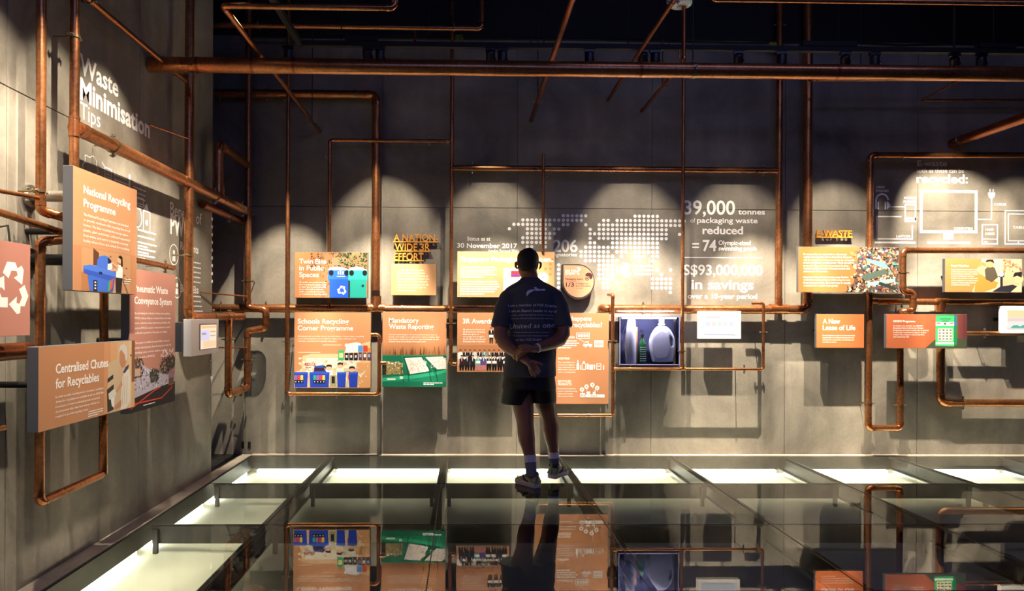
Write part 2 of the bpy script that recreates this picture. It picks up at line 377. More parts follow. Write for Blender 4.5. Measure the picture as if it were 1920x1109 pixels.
def pipe(label, pts, r, clamps=(), m=None, fr=None, raw=False, cat='pipe', coll=True, group=None):
    """clamps: (segment, t, direction to wall, rod length)"""
    m = m or COP; pts = [Vector(p) for p in pts] if raw else snap(pts)
    root = tag(empty('copper_pipe', pts[0]), label, cat, group)
    fr = fr or r*1.5; ends = [[pts[0], None] for _ in range(1)]
    st = pts[0]
    for i in range(1, len(pts)):
        if i < len(pts)-1:
            arc = fillet(pts[i-1], pts[i], pts[i+1], fr)
            smooth_by_angle(MB().sweep([st, arc[0]], r, 18).obj('tube', m, root))
            el = MB().sweep(arc, r*1.05, 18)
            d0 = (pts[i-1]-pts[i]).normalized(); d1 = (pts[i+1]-pts[i]).normalized()
            lc = r*.9
            el.sweep([arc[0]+d0*lc, arc[0]], r*1.10, 18); el.sweep([arc[-1], arc[-1]+d1*lc], r*1.10, 18)
            smooth_by_angle(el.obj('elbow', COPF, root)); st = arc[-1]
        else: smooth_by_angle(MB().sweep([st, pts[i]], r, 18).obj('tube', m, root))
    for sgm, t, wd, L in clamps:
        a, b = pts[sgm], pts[sgm+1]; clamp_on(root, a+(b-a)*t, b-a, r, wd, L=L)
    return root
def tee(root, p, ax, r, br=None, rb=None):
    """sleeve around a pipe, with a branch socket"""
    ax = Vector(ax).normalized(); p = Vector(p)
    mb = MB().sweep([p-ax*r*2, p+ax*r*2], r*1.1, 18)
    for sg in (-1, 1): mb.sweep([p+ax*sg*r*1.7, p+ax*sg*r*2.1], r*1.16, 18)
    if br: b = Vector(br).normalized(); mb.sweep([p, p+b*(r+rb*1.8)], rb*1.12, 16)
    return smooth_by_angle(mb.obj('tee_fitting', COPF, root))
W, UPV, LW = (0,1,0), (0,0,1), (-1,0,0)
TOPZ = 4.2
def top(u, Y, v=300): q = P(u, v, Y); return Vector((q.x, q.y, TOPZ))
def vert(u, v, Y, ref=None): q = P(u, v, Y); return q
# --- back wall, left half
wr = .13
a = pipe('thick level copper pipe between the two panel rows, left half of back wall', [P(392,578,6.115), P(948,578,6.115)], .036, [(0,.04,W,.1),(0,.19,W,.1),(0,.65,W,.1)])
for u, q in ((706, .038), (471, .0)):
    if q: tee(a, P(u,578,6.1), (1,0,0), .036, (0,0,1), .038)
for u in (457, 497): 
    p_ = P(u,578,6.1); smooth_by_angle(MB().sweep([p_, p_+Vector((.012,0,0))], .0375, 18).obj('coupling_ring', COPF, a))
pipe('thick upright copper pipe bending left at its top, beside the orange 3R letters', [P(404,175,6.1), P(706,175,6.1), P(706,545,6.1)], .038, [(0,.03,W,.1),(0,.32,W,.1),(0,.87,W,.1)], fr=.06, m=COP)
pipe('thin copper pipe left of the bins panel, looping under the schools panel', [top(540,5.98), P(540,739,5.98), P(711,739,5.98), P(711,628,5.98), P(695.5,628,5.98)], .0165, [(0,.30,W,.2),(0,.875,W,.2),(1,.54,W,.2)], fr=.03)
pipe('short copper stub between the schools and mandatory waste panels', [P(711,681,5.98), P(724,681,5.98)], .015)
pipe('thin copper pipe with elbow, upright behind the twin bins panel', [P(617,578,6.06), P(617,263,6.06), P(838,263,6.06)], .0165, [(0,.90,W,.14),(1,.85,W,.14)], fr=.025)
r_ = pipe('thin upright copper pipe between mandatory waste and awards panels', [top(847,6.0), P(847,683,6.0), P(856,683,6.0)], .0165, [(0,.895,W,.2)], fr=.025)
tee(r_, P(847,265,6.0), (0,0,1), .0165, (-1,0,0), .015); tee(r_, P(847,315,6.0), (0,0,1), .0165, (1,0,0), .018)
pipe('level copper pipe high on the back wall above the dotted world map', [P(852,315,6.09), P(1458,318,6.09)], .0265, [(0,.055,W,.11),(0,.955,W,.11)])
pipe('thin short upright copper pipe crossing above the head of the person', [P(1019,289,5.99), P(1019,472,5.99)], .0135, [(0,.235,W,.2)])
pipe('thin upright copper pipe beside the number 39,000, down to the bottle case', [top(1281,6.0), P(1279,684,6.0)], .0145, [(0,.965,W,.2)])
r_ = pipe('thin copper pipe in a square loop under the bottle case and white screen', [P(1157,692,6.0), P(1431,692,6.0), P(1431,569,6.0), P(1410,569,6.0)], .0125, [(0,.09,W,.2),(0,.87,W,.2),(1,.56,W,.2)], fr=.02)
tee(r_, P(1280,692,6.0), (1,0,0), .0125, (0,0,1), .0145)
r_ = pipe('copper pipe hooked over at the top, right edge of the tall recyclables panel', [P(1141,553,6.12), P(1149,553,5.99), P(1149,779,5.99), P(985,779,5.99)], .0150, [(1,.385,W,.2),(2,.28,W,.2)], fr=.02, raw=True)
tee(r_, P(1149,692,5.99), (0,0,1), .015, (1,0,0), .0125)
r_ = pipe('thick copper pipe from the left cap along the wall into the tall dark riser', [P(1128,580,6.18), P(1133,580,6.1), P(1514,581,6.1), Vector((P(1514,300,6.1).x, 6.1, TOPZ))], .039, [(1,.19,W,.1)], fr=.055, m=COP, raw=True)
tee(r_, P(1460,580,6.1), (1,0,0), .039, (0,0,1), .029)
pipe('upright copper pipe right of the packaging figures, beside the tall dark riser', [top(1461,6.1), P(1459,560,6.1)], .0285, [(0,.12,W,.1)], m=COP)
# --- back wall, right group
r_ = pipe('copper pipe framing the e-waste icons, turning down left side into a long narrow U', [P(2100,291,6.06), P(1632,291,6.06), P(1628,803,6.06), P(1688,803,6.06), P(1688,588,6.06), P(1690,585,5.98), P(1712,583,5.98), P(1712,550,5.98), P(1693,546,5.98), P(1693,470,5.98), P(2100,470,5.98)], .0265,
   [(0,.87,W,.13),(1,.91,W,.13),(3,.2,W,.13),(8,.45,W,.2),(9,.83,W,.2)], fr=.032, raw=True)
tee(r_, P(1630,565,6.06), (0,0,1), .0265, (1,0,0), .024)
a = pipe('thick level copper pipe behind the renew panel, right end of back wall', [P(1645,566,6.12), P(2100,566,6.12)], .029, [(0,.10,W,.08)])
tee(a, P(1764,566,6.12), (1,0,0), .029, (0,0,-1), .036)
pipe('thick copper pipe dropping from the level pipe and turning right at the bottom', [P(1764,590,6.11), P(1762,756,6.11), P(2100,756,6.11)], .034, [(1,.125,W,.09)], fr=.055)
pipe('short level copper pipe between the renew panel and the right screen', [P(1780,625,6.05), P(2100,625,6.05)], .019, [(0,.205,W,.14)])
pipe('thin copper pipe bracketed off the tall riser just below the thick overhead pipe', [P(1518,150,6.05), P(1524,150,5.8), P(2100,150,5.8)], .011, [(1,.155,UPV,.9)], fr=.02, raw=True)
pipe('thin copper pipe with an acute bend, high at the right end', [P(1809,145,5.42), P(1728,188,6.02), P(2100,188,6.02)], .0105, [(0,.25,UPV,.8)], fr=.01, raw=True)
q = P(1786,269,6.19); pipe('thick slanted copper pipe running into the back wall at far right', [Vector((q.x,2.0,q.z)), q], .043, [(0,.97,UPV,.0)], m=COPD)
# --- overhead
r_ = pipe('long thick overhead copper pipe crossing the whole hall in front of the back wall', [Vector((LEFT_X+.002, P(284,121,4.36).y, P(284,121,4.36).z)), P(2100,141,4.52)], .049, [(0,.545,UPV,1.0)], raw=True, m=COP)
p0, p1 = P(284,121,4.36), P(2100,141,4.52); d = (p1-p0).normalized()
for t in (.28, .62, .88, 3.1, 4.4):
    smooth_by_angle(MB().sweep([p0+d*t, p0+d*(t+.02)], .0505, 20).obj('coupling_ring', COPD, r_))
q = P(600,247,6.19); s0 = Vector((q.x, 3.7, q.z))
e_ = P(741,16,3.7)
pipe('copper pipe from back wall turning right near the ceiling, upper left', [q, s0, Vector((e_.x, 3.7, q.z)), Vector((e_.x, 3.7, TOPZ))], .0165, [(0,.13,UPV,.9)], fr=.03, raw=True)
pipe('level copper pipe below the black ceiling, rising at its right end', [P(380,47,5.6), P(903,56,5.6), top(903,5.6,100)], .0215, [(0,.20,UPV,.5),(0,.90,UPV,.5)], fr=.03)
for (u, v, r0, lab, cl) in ((996,226,.019,'slanted copper pipe into the back wall, middle of the hall', .12), (1140,187,.016,'slanted copper pipe into the back wall below the white ceiling device', .42)):
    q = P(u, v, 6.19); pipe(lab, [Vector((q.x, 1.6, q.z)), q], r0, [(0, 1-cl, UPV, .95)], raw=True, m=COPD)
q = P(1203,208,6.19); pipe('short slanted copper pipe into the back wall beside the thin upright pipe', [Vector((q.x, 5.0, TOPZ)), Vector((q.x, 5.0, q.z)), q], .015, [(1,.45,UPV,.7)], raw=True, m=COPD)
pipe('thin level copper pipe along the lamp track with a small step at its left end', [P(778,56,5.75), P(779,82,5.75), P(1274,85,5.75), P(1274,110,5.75)], .0095, [(1,.05,UPV,.4),(1,.17,UPV,.4),(1,.93,UPV,.4)], fr=.02)
pipe('copper pipe along the very top edge, right half', [P(1335,-1,4.0)+Vector((0,0,.5)), P(1335,-1,4.0), P(2150,-1,4.0)], .0145, fr=.03)
# --- left wall
LX = -1.88
def L_(u, v, X=LX): return PX(u, v, X)
r_ = pipe('thick copper pipe running level along the left wall, above the national panel', [Vector((LX, 3.37, 2.145)), Vector((LX, 5.93, 2.145))], .036, [(0,.13,LW,.1),(0,.72,LW,.1),(0,.97,LW,.1)])
tee(r_, Vector((LX, 5.29, 2.145)), (0,1,0), .036, (0,0,1), .036)
for t in (3.42, 4.6): smooth_by_angle(MB().sweep([(LX,t,2.145),(LX,t+.015,2.145)], .0375, 18).obj('coupling_ring', COPF, r_))
pipe('copper pipe rising from the level wall pipe and bending back towards the corner', [(LX,5.29,2.18), (LX,5.29,2.555), (LX,5.95,2.545)], .034, fr=.05, raw=True)
pipe('second copper pipe tucked behind the level wall pipe at the corner', [(-1.95,5.15,2.07), (-1.95,6.1,2.07)], .03, [(0,.6,LW,.05)], raw=True, m=COPD)
r_ = pipe('copper riser at the left corner with a sideways jog and a U-shaped foot', [(LX,6.0,TOPZ), (LX,6.0,1.315), (LX+.16,6.0,1.295), (LX+.16,6.0,1.135), (LX,6.0,1.11), (LX,6.0,.615), (LX,5.52,.61), (LX,5.52,1.20)], .0285,
   [(0,.72,W,.2),(0,.92,W,.2),(4,.5,W,.2),(5,.35,LW,.12),(6,.75,W,.1)], fr=.035, raw=True)
r_ = pipe('copper pipe dropping beside the benefits graphic and turning along at eye level', [(LX,4.72,TOPZ), (LX,4.72,1.235), (LX,5.86,1.235)], .0305, [(0,.445,LW,.12),(0,.86,LW,.12),(1,.4,LW,.1),(1,.72,LW,.1)], fr=.05, raw=True)
tee(r_, Vector((LX,5.52,1.235)), (0,1,0), .0305, (0,0,-1), .027)
q = Vector((-1.89, 4.68, P(355,152,4.68).z)); pipe('slanted overhead copper pipe along the left wall, ending at the upright pipe', [(-1.90, 1.2, q.z), q], .0165, [(0,.66,UPV,.8)], raw=True)
r_ = pipe('copper upright left of the waste minimisation lettering, foot behind the panels', [(LX,3.34,TOPZ), (LX,3.34,1.50), (LX,3.62,1.47), (LX,3.62,.41)], .0215, [(0,.6,LW,.1)], fr=.03, raw=True)
tee(r_, Vector((LX,3.34,2.145)), (0,0,1), .0225, (0,1,0), .03)
q1 = [(LX,3.08,TOPZ), (LX,3.08,1.70), (LX+.03,3.22,1.67), (LX+.03,3.22,1.60)]
r_ = pipe('leftmost copper upright with an S-bend, its foot turned along the wall', [(LX,3.08,TOPZ), (LX,3.08,1.70), (LX+.09,3.17,1.675), (LX+.09,3.17,1.585), (LX,3.08,1.565), (LX,3.08,.405), (LX,3.60,.41)], .0205, [(0,.965,LW,.1)], fr=.028, raw=True)
pipe('thin copper pipe entering from the left edge at the S-bend', [(LX,2.2,1.70), (LX,3.06,1.755)], .009, raw=True)
pipe('copper pipe entering from the left edge, joining the S-bend halfway', [(LX-.02,2.2,1.70), (LX+.05,3.14,1.615)], .0155, raw=True)
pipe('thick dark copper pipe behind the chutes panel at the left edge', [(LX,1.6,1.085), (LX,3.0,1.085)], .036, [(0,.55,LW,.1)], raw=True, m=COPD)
pipe('thin copper pipe low behind the chutes panel at the left edge', [(LX,1.6,.775), (LX,2.85,.775)], .0105, raw=True)
pipe('thin copper pipe level behind the pneumatic panel, clamped at its end', [(-1.86,3.5,1.56), (-1.86,4.42,1.545)], .017, [(0,.88,LW,.12)], raw=True)
pipe('short thin copper bracket rod crossing the upright pipe beside the waste lettering', [(-1.985,4.35,2.44),(-1.86,4.72,2.44)], .006, raw=True)
pipe('thin brass rod reaching from the lit graphic to the corner riser', [(-1.98,5.2,1.415),(-1.87,5.96,1.41)], .006, raw=True)
pipe('thin brass rod behind the left screen, crossing both legs of the U-shaped foot', [(-1.98,5.3,.995),(-1.875,6.0,.965)], .006, raw=True)

# --- lamp track and spot lamps
TY, TZ = 5.20, 3.265
def lamp(loc, target, power, cone, label, group=None, blend=.45, emit=True):
    loc = Vector(loc); d = (Vector(target)-loc).normalized()
    root = tag(empty('spot_lamp', loc), label, 'spotlight', group)
    side = d.cross(Vector((0,0,1))).normalized()
    b = MB().sweep([loc-d*.10, loc-d*.09, loc+d*.05], [.026,.034,.036], 16); b.sweep([loc+d*.05, loc+d*.052], .036, 16)
    smooth_by_angle(b.obj('lamp_head', mat('lamp_black', '101012', .35), root))
    MB().sweep([loc+d*.0535, loc+d*.0545], .029, 14).obj('lamp_lens', mat('lamp_lens', 'ffe9c4', .3, emit='ffe2b0', estr=1.6), root)
    MB().sweep([loc-d*.03+side*.038, Vector((loc.x,loc.y,loc.z+.11))+side*.012, Vector((loc.x,loc.y,loc.z+.115))], .006, 8).obj('yoke', MATS['lamp_black'], root)
    MB().box((loc.x-.04, loc.y-.014, TZ-.012), (loc.x+.04, loc.y+.014, TZ+.012)).obj('track_adapter', MATS['lamp_black'], root)
    l = bpy.data.lights.new('spot_light', 'SPOT'); l.energy = power; l.color = WARM; l.spot_size = math.radians(cone); l.spot_blend = blend; l.shadow_soft_size = .012
    l.spot_blend = .6
    o = bpy.data.objects.new('spot_light', l); COL.objects.link(o); o.location = loc+d*.065; o.rotation_euler = d.to_track_quat('-Z', 'Y').to_euler()
x0 = P(562, 80, TY).x; x1 = 6.5
t = tag(empty('lamp_track', (x0, TY, TZ)), 'black lamp track below the ceiling, along the back wall and back towards the viewer', 'track')
MB().box((x0, TY-.02, TZ+.012), (x1, TY+.02, TZ+.05)).obj('rail', BLACK, t)
MB().box((x0-.02, .8, TZ+.012), (x0+.02, TY+.02, TZ+.05)).obj('rail', BLACK, t)
for u in (640, 995, 1020, 1178, 1255, 1573, 1790, 1863, 2000):
    q = P(u, 60, TY); MB().sweep([(q.x, TY, TZ+.05), (q.x, TY, 4.25)], .0045, 6).obj('hanger_rod', BLACK, t)
for y in (4.4, 3.2, 2.0): MB().sweep([(x0, y, TZ+.05), (x0, y, 4.25)], .0045, 6).obj('hanger_rod', BLACK, t)
for u0, u1 in ((648,708), (1502,1604), (1832,1900)):
    a_, b_ = P(u0,80,TY), P(u1,80,TY); MB().box((a_.x, TY-.03, TZ+.05), (b_.x, TY+.03, TZ+.085)).obj('power_box', BLACK, t)
NTH = ['first','second','third','fourth','fifth','sixth','seventh','eighth','ninth','tenth','eleventh','twelfth','thirteenth','fourteenth','fifteenth','sixteenth','seventeenth','eighteenth']
for i, (u, pw, aim, cone) in enumerate(WALL_SPOTS):
    q = P(u, 100, TY); lamp((q.x, TY, TZ-.11), P(aim[0], aim[1], WALL_Y), pw, cone, 'black spot lamp on the track along the back wall, %s from the left' % NTH[i], 'spot lamps of the back track')  # includes the low heads, extra lamps added for light on the lower wall
for i, (y, pw, aim, cone) in enumerate(LEFT_SPOTS):
    lamp((x0, y, TZ-.11), PX(aim[0], aim[1], LEFT_X), pw, cone, 'black spot lamp on the side track facing the left wall, %s from the viewer' % NTH[i], 'spot lamps of the side track')
# ceiling device
q = P(1276, 9, 5.0); d = tag(empty('ceiling_sensor', q), 'round white device hanging from the black ceiling, right of centre', 'sensor')
smooth_by_angle(MB().loft([(q.x,q.y,q.z-.012,.045,.045),(q.x,q.y,q.z-.004,.078,.078),(q.x,q.y,q.z+.006,.083,.083),(q.x,q.y,q.z+.045,.083,.083),(q.x,q.y,q.z+.055,.076,.076)], 28).obj('housing', WHITEP, d), 50)
MB().loft([(q.x,q.y,q.z-.02,.02,.02),(q.x,q.y,q.z-.01,.026,.026)], 16).obj('lens', mat('sensor_lens','c9c2b8',.3), d)
MB().loft([(q.x+.055,q.y-.02,q.z-.012,.004,.004),(q.x+.055,q.y-.02,q.z-.005,.005,.005)], 8).obj('indicator', mat('green_led','2fae3c',.3,emit='3fe04c',estr=1), d)
MB().sweep([(q.x,q.y,q.z+.055),(q.x,q.y,4.25)], .012, 10).obj('stem', WHITEP, d)
# ceiling conduit and two small tags
c = MB()
for sg in range(14):
    pass
c.sweep([(-1.9,6.08,3.70),(1.2,6.1,3.715),(2.5,6.1,3.70),(3.3,6.1,3.72),(3.9,6.08,3.69),(4.4,6.1,3.715),(6.4,6.1,3.70)], .012, 8)
tag(c.obj('ceiling_cable', BLACK), 'black cable sagging along the top edge of the back wall', 'cable')
for u, v, lab in ((861, 71, 'small green tag beside the end of the level ceiling pipe'), (1449, 85, 'small yellow tag at the top of the upright pipe by the riser')):
    q = P(u, v, 5.75 if u < 1000 else 6.07); m = MB()
    for k in range(5): m.box((q.x-.03+k*.013, q.y-.006, q.z-.025+R.uniform(-.004,.004)), (q.x-.021+k*.013, q.y+.006, q.z+.025))
    m.box((q.x-.034, q.y+.004, q.z-.006), (q.x+.036, q.y+.012, q.z+.006)); m.box((q.x-.004,q.y+.002,q.z-.055),(q.x+.004,q.y+.01,q.z)) if u < 1000 else m.box((q.x+.02,q.y+.002,q.z-.004),(q.x+.045,q.y+.01,q.z+.004))
    tag(m.obj('valve_tag', mat('tag_green','6c8a2c',.5) if u < 1000 else mat('tag_yellow','b0a030',.5)), lab, 'tag')

# ------------------------------------------------------------------ panels
ORANGE = 'bf8760'; ORANGE2 = 'c0683c'; PINK = 'b87f70'
def panel(label, u0, v0, u1, v1, Yf, th=.04, col=ORANGE, edge=None, standoffs=True, cat='information panel', sxs=(-.6, .6)):
    """slab parallel to the back wall; returns root, canvas in photo pixels"""
    a, b = P(u0, v0, Yf), P(u1, v1, Yf); cx = (a.x+b.x)/2; cz = (a.z+b.z)/2
    hw, hh = (u1-u0)/2*Yf/F, (v1-v0)/2*Yf/F
    root = tag(empty('information_panel' if cat == 'information panel' else cat, (cx, Yf, cz-hh)), label, cat)
    bevel(MB().box((cx-hw, Yf, cz-hh), (cx+hw, Yf+th, cz+hh)).obj('panel_body', edge or GREY, root), .0015, 1)
    if standoffs:
        for sx in sxs:
            for sz in ((-.5, .5) if hh > .15 else (0,)):
                MB().sweep([(cx+sx*hw, Yf+th, cz+sz*hh), (cx+sx*hw, WALL_Y, cz+sz*hh)], .014, 12).obj('standoff', mat('standoff_black','151517',.4,.3), root)
    c = Canvas(Vector((cx-hw, Yf, cz+hh)), (1,0,0), (0,-1,0), Yf/F, u0, v0)
    if col: c.rect(u0+.3, v0+.3, u1-.3, v1-.3, col, .0003)
    return root, c
BL, DK, WH = 'f6f4f0', '2a2322', 'f4f2ee'
def person_icon(c, x, y, h, top='24222a', skin='b98468', leg=None, hair='201a1a', card=True):
    """small printed figure in a photograph on a panel; feet at y"""
    c.poly([(x-h*.10,y),(x-h*.12,y-h*.42),(x+h*.12,y-h*.42),(x+h*.10,y),(x+h*.03,y),(x,y-h*.35),(x-h*.03,y)], leg or top)
    c.poly([(x-h*.15,y-h*.4),(x-h*.17,y-h*.78),(x-h*.06,y-h*.84),(x+h*.06,y-h*.84),(x+h*.17,y-h*.78),(x+h*.15,y-h*.4)], top)
    c.poly([(x-h*.03,y-h*.84),(x,y-h*.6),(x+h*.03,y-h*.84)], WH)
    c.circ(x, y-h*.91, h*.075, skin, 10); c.poly([(x-h*.08,y-h*.92),(x-h*.06,y-h*1.0),(x+h*.06,y-h*1.0),(x+h*.08,y-h*.92),(x,y-h*.96)], hair)
    if card: c.rect(x-h*.13, y-h*.55, x+h*.13, y-h*.38, WH)
def recycle(c, x, y, r, col=WH, rot=0, wd=.42, poly2=True):
    """three chasing arrows"""
    for k in range(3):
        a = rot+k*2*PI/3
        def q(px, py): return (x+(px*math.cos(a)-py*math.sin(a))*r, y+(px*math.sin(a)+py*math.cos(a))*r)
        c.poly([q(-.46,-.50), q(-.24,-.88), q(.18,-.88), q(.34,-.60), q(-.02,-.60), q(-.17,-.33)], col)
        c.poly([q(.22,-.66), q(.50,-.80), q(.62,-.66), q(.54,-.14), q(.10,-.36), q(.30,-.46)], col)
def foliage(c, x0, y0, x1, y1, n, cols, sz, shape=None):
    base = c.nxt(); c.k += 3
    for _ in range(n):
        x, y = R.uniform(x0, x1), R.uniform(y0, y1)
        if shape and not shape(x, y): continue
        a = R.uniform(0, PI); s_ = sz*R.uniform(.5, 1.3)
        pts = [(x+math.cos(a+k*PI/2)*s_*(1 if k % 2 else .45), y+math.sin(a+k*PI/2)*s_*(1 if k % 2 else .45)) for k in range(4)]
        pts = [(min(max(px,x0),x1), min(max(py,y0),y1)) for px, py in pts]
        c.poly(pts, R.choice(cols), base+R.random()*.00005)
# --- twin bins
r, c = panel('landscape orange panel with blue and teal street bins, headed Twin Bins in Public Spaces', 553, 473, 689, 559, 6.0)
c.grad(553.3, 473.3, 625, 558.7, 'd0895c', 'b8713f', 8, False)
c.rect(600, 473.3, 688.7, 558.7, '8a6a4a'); c.rect(588, 473.3, 600, 558.7, 'a8764c')
foliage(c, 580, 474, 640, 505, 110, ['4a3526','6a4a32','8a6040','3a2a20','a5744e'], 3)
c.rect(622, 483, 650, 497, 'b0745c'); foliage(c, 634, 474, 688, 505, 200, ['23301f','34452a','4c5c38','1a2218','6b7850'], 3)
foliage(c, 600, 497, 622, 558, 60, ['7a5a3c','9a7048','5c4a30'], 3); c.rect(652,520,656,558,'1c2420')
for x0, x1, a_, b_, cc in ((615, 655, '1f4fc0', '2a63d8', 0), (653, 688.5, '1f8f86', '30a89c', 1)):
    c.poly([(x0,508),(x0+3,502),(x0+14,500),((x0+x1)/2+6,501),(x1-1,506),(x1,511)], 'a9c4ea' if not cc else '9fd8cf')
    c.rect(x0, 507, x1, 525, b_); c.rect(x0+1, 524, x1-1, 526.5, a_); c.rect(x0+3, 526, x1-2, 558.5, a_)
    c.circ(x0+6, 512, 4.5, '10151c', ry=5.5); c.circ(x1-5, 512, 4.5, '10151c', ry=5.5)
recycle(c, 641, 544.5, 9.5); c.circ(680, 536, 2.6, '10303a'); c.rect(633,509,635,515,WH); c.rect(637,507,639.5,515,WH); c.rect(641.5,509,644,515,WH); c.line([(632,518.5),(646,518.5)],1.2)
for st, y, w_ in (('Twin Bins', 495, 50), ('in Public', 507.5, 45), ('Spaces', 520, 36)): c.text(st, 561.5, y, w_, 8.8, .013)
for i, st in enumerate(('The public can recycle using the', 'blue recycling bins placed next', 'to litter bins at selected public', 'places with high pedestrian', 'traffic, recycling thus becomes', 'as convenient as disposing waste.')): c.text(st, 561.5, 531+i*4.4, [51,50,50,45,48,52][i], 2.6, .012, res=1)
c.done(r)
# --- 3D letters
def letters3d(label, lines, Y, col, underline=None, th=.02):
    m = mat('orange_letter_face', 'e09a3a', .45)
    rows = []; root = None
    for st, x, yb, w_, h in lines:
        v, f = text_geo(st, .012, 3, .5)
        x0 = min(p[0] for p in v); x1 = max(p[0] for p in v); sc_ = Y/F; o = P(x, yb, Y)
        if root is None: root = tag(empty('raised_lettering', o), label, 'lettering')
        kx = w_*sc_/(x1-x0); kz = h*sc_/CAPH
        mb = MB(); mb.add([(o.x+(p[0]-x0)*kx, Y+th/2-p[2]*th, o.z+p[1]*kz) for p in v], f); mb.obj('letters', m, root)
        b = MB().box((o.x-.004, Y, o.z-1.9*sc_), (o.x+w_*sc_+.004, Y+th, o.z)); b.obj('base_bar', m, root)
    for k in (0, 1):
        st, x, yb, w_, h = lines[0 if k == 0 else -1]; q = P(x+w_*.3, yb+1, Y)
        MB().sweep([(q.x, Y+th, q.z), (q.x, WALL_Y, q.z)], .004, 8).obj('mounting_pin', ZINC, root)
    return root
letters3d('raised orange letters reading A NATION-WIDE 3R EFFORT on the concrete wall', [('A NATION-', 738, 452.5, 83, 13), ('WIDE 3R', 740, 470, 66, 13), ('EFFORT', 739, 488, 55, 13)], 6.155, ORANGE)
letters3d('raised orange letters reading E-WASTE on the concrete wall', [('E-WASTE', 1532, 444, 67, 12)], 6.155, ORANGE)
# --- small text block
r, c = panel('small square pale orange text panel below the raised 3R letters', 733, 495, 818, 554, 6.05, .035, 'cc9c70')
for i, st in enumerate(('A collective effort by the', 'people, public and private', 'sectors is needed to bring us', 'closer towards our vision of a', 'Zero Waste Nation. Several', 'initiatives are in place for all', 'sectors to play their part in', 'minimising waste.')):
    c.text(st, 744.5, 508.5+i*5.4, [50,52,58,60,56,58,54,36][i], 3.4, .012, res=1, col='fbf0dc')
c.done(r)
# --- packaging agreement
r, c = panel('bright orange panel behind the head of the person, headed Singapore Packaging Agreement', 857, 472, 1040, 558, 6.0)
c.grad(857.3, 472.3, 1039.7, 557.7, 'c89a70', 'c08860', 8, False)
c.text('Singapore Packaging Agreement', 863.5, 490.5, 174, 8.8, .018)
c.greek(863, 503, 74, 2.2, 5, 4.5); c.greek(863, 530, 74, 2.2, 6, 4.6)
c.rect(944, 503, 1003, 551, 'f2efe9'); c.rect(958, 508, 975, 520, 'c8323c'); c.ring(967, 514, 5, 2.5, '2c3fa8', 10, 0, PI, 3); c.rect(980, 508, 998, 518, '3a9a4a'); c.rect(948, 526, 964, 536, 'd8d0c0'); c.rect(970,528,990,534,'2c50a0')
c.circ(1018, 521, 10.5, 'f4f2ee', 20); c.ring(1018, 521, 8.5, .8, 'd0a080'); c.poly([(1015,518),(1019,520),(1021,522),(1017,521)], DK)
for x, y in ((1032,495),(1023,504),(1032,504),(1032,514),(1036,486)): c.circ(x, y, 2.9, 'cf7442')
for st, x in (('signatories', 1005),): pass
c.done(r)
# --- drop shaped sign
def drop_pts(x0, y0, x1, y1, n=26):
    cx, cy, rx, ry = (x0+x1)/2, (y0+y1)/2, (x1-x0)/2, (y1-y0)/2
    return [(x0, y0)]+[(cx+math.sin(a)*rx, cy-math.cos(a)*ry) for a in [PI*1.5*i/n for i in range(n+1)]]
Yd = 6.12
root = tag(empty('drop_sign', P(1085, 561, Yd)), 'orange drop-shaped sign with a dark rim, reading Packaging waste 1/3 of domestic waste', 'sign')
pts = drop_pts(1055, 496, 1115, 562); k = len(pts); mb = MB()
w3 = lambda x, y, Y: tuple(P(x, y, Yd)[i] if i != 1 else Y for i in range(3))
mb.add([w3(x,y,Yd) for x,y in pts]+[w3(x,y,WALL_Y-.001) for x,y in pts], [tuple(range(k))[::-1], tuple(range(k,2*k))]+[(i,(i+1)%k,k+(i+1)%k,k+i) for i in range(k)])
mb.obj('sign_body', mat('aubergine', '35262c', .5), root)
c = back_canvas(Yd, 1085, 528); c.poly(drop_pts(1056.5, 497.8, 1113.3, 558), 'c89070', .0005)
c.text('DO YOU', 1060, 510.5, 22, 4.2, .02); c.text('KNOW', 1060, 515.6, 19, 4.4, .02); c.text('?', 1081, 515, 8, 13, .01)
c.text('Packaging waste', 1060, 525, 33, 3.4, .015, '43262a'); c.text('contributes', 1060.5, 528.6, 20, 1.8, 0, '43262a', res=1)
c.text('1/3', 1061, 538, 15, 7.6, .015, '35201f'); c.text('of Singapore\'s', 1079, 533.2, 26, 2.7, .01, '43262a', res=1); c.text('domestic waste', 1079, 537.6, 29, 2.8, .01, '43262a', res=1); c.text('by weight', 1080, 541.5, 14, 1.8, 0, '43262a', res=1)
c.circ(1104, 518.5, 7.2, '43262a'); c.poly([(1096,517),(1104,518.5),(1108,526),(1103,527),(1098,524)], 'c89070'); c.ring(1101,522.5,3.2,1.2,'43262a'); c.circ(1101,522.5,1.5,'43262a')
c.done(root)
# --- schools
r, c = panel('tall orange panel with blue crates, headed Schools Recycling Corner Programme', 552, 586, 695, 728, 6.0)
for i, (st, w_) in enumerate((('Schools Recycling', 95), ('Corner Programme', 103))): c.text(st, 558.5, 607.5+i*12.4, w_, 8.8, .013)
for i, (st, w_) in enumerate((('All primary and secondary schools as well as Junior Colleges have a recycling', 123), ('corner. Recycling bins are provided to enable reuse, collection, and', 108), ('collection activities and recycling education.', 73))): c.text(st, 558.5, 632.2+i*4.5, w_, 2.2, .01, res=1)
c.line([(606,647.3),(640,647.3)], 1, 'f0d8c0'); c.line([(560,661.3),(600,661.3)], 1, 'f0d8c0')
c.poly([(566,694),(568,668),(585,664),(640,664),(660,650),(694,640),(694.6,727.6),(552.4,727.6),(552.4,698)], 'dcb890'); c.rect(575,672,672,700,'e6dccb'); c.rect(668,680,694.6,727,'cf9a68'); c.rect(585,690,668,727,'c8c0a0')
foliage(c, 560, 670, 690, 726, 140, ['d8c8a8','b8b890','e4dcc8','a8b890','d0a880'], 4)
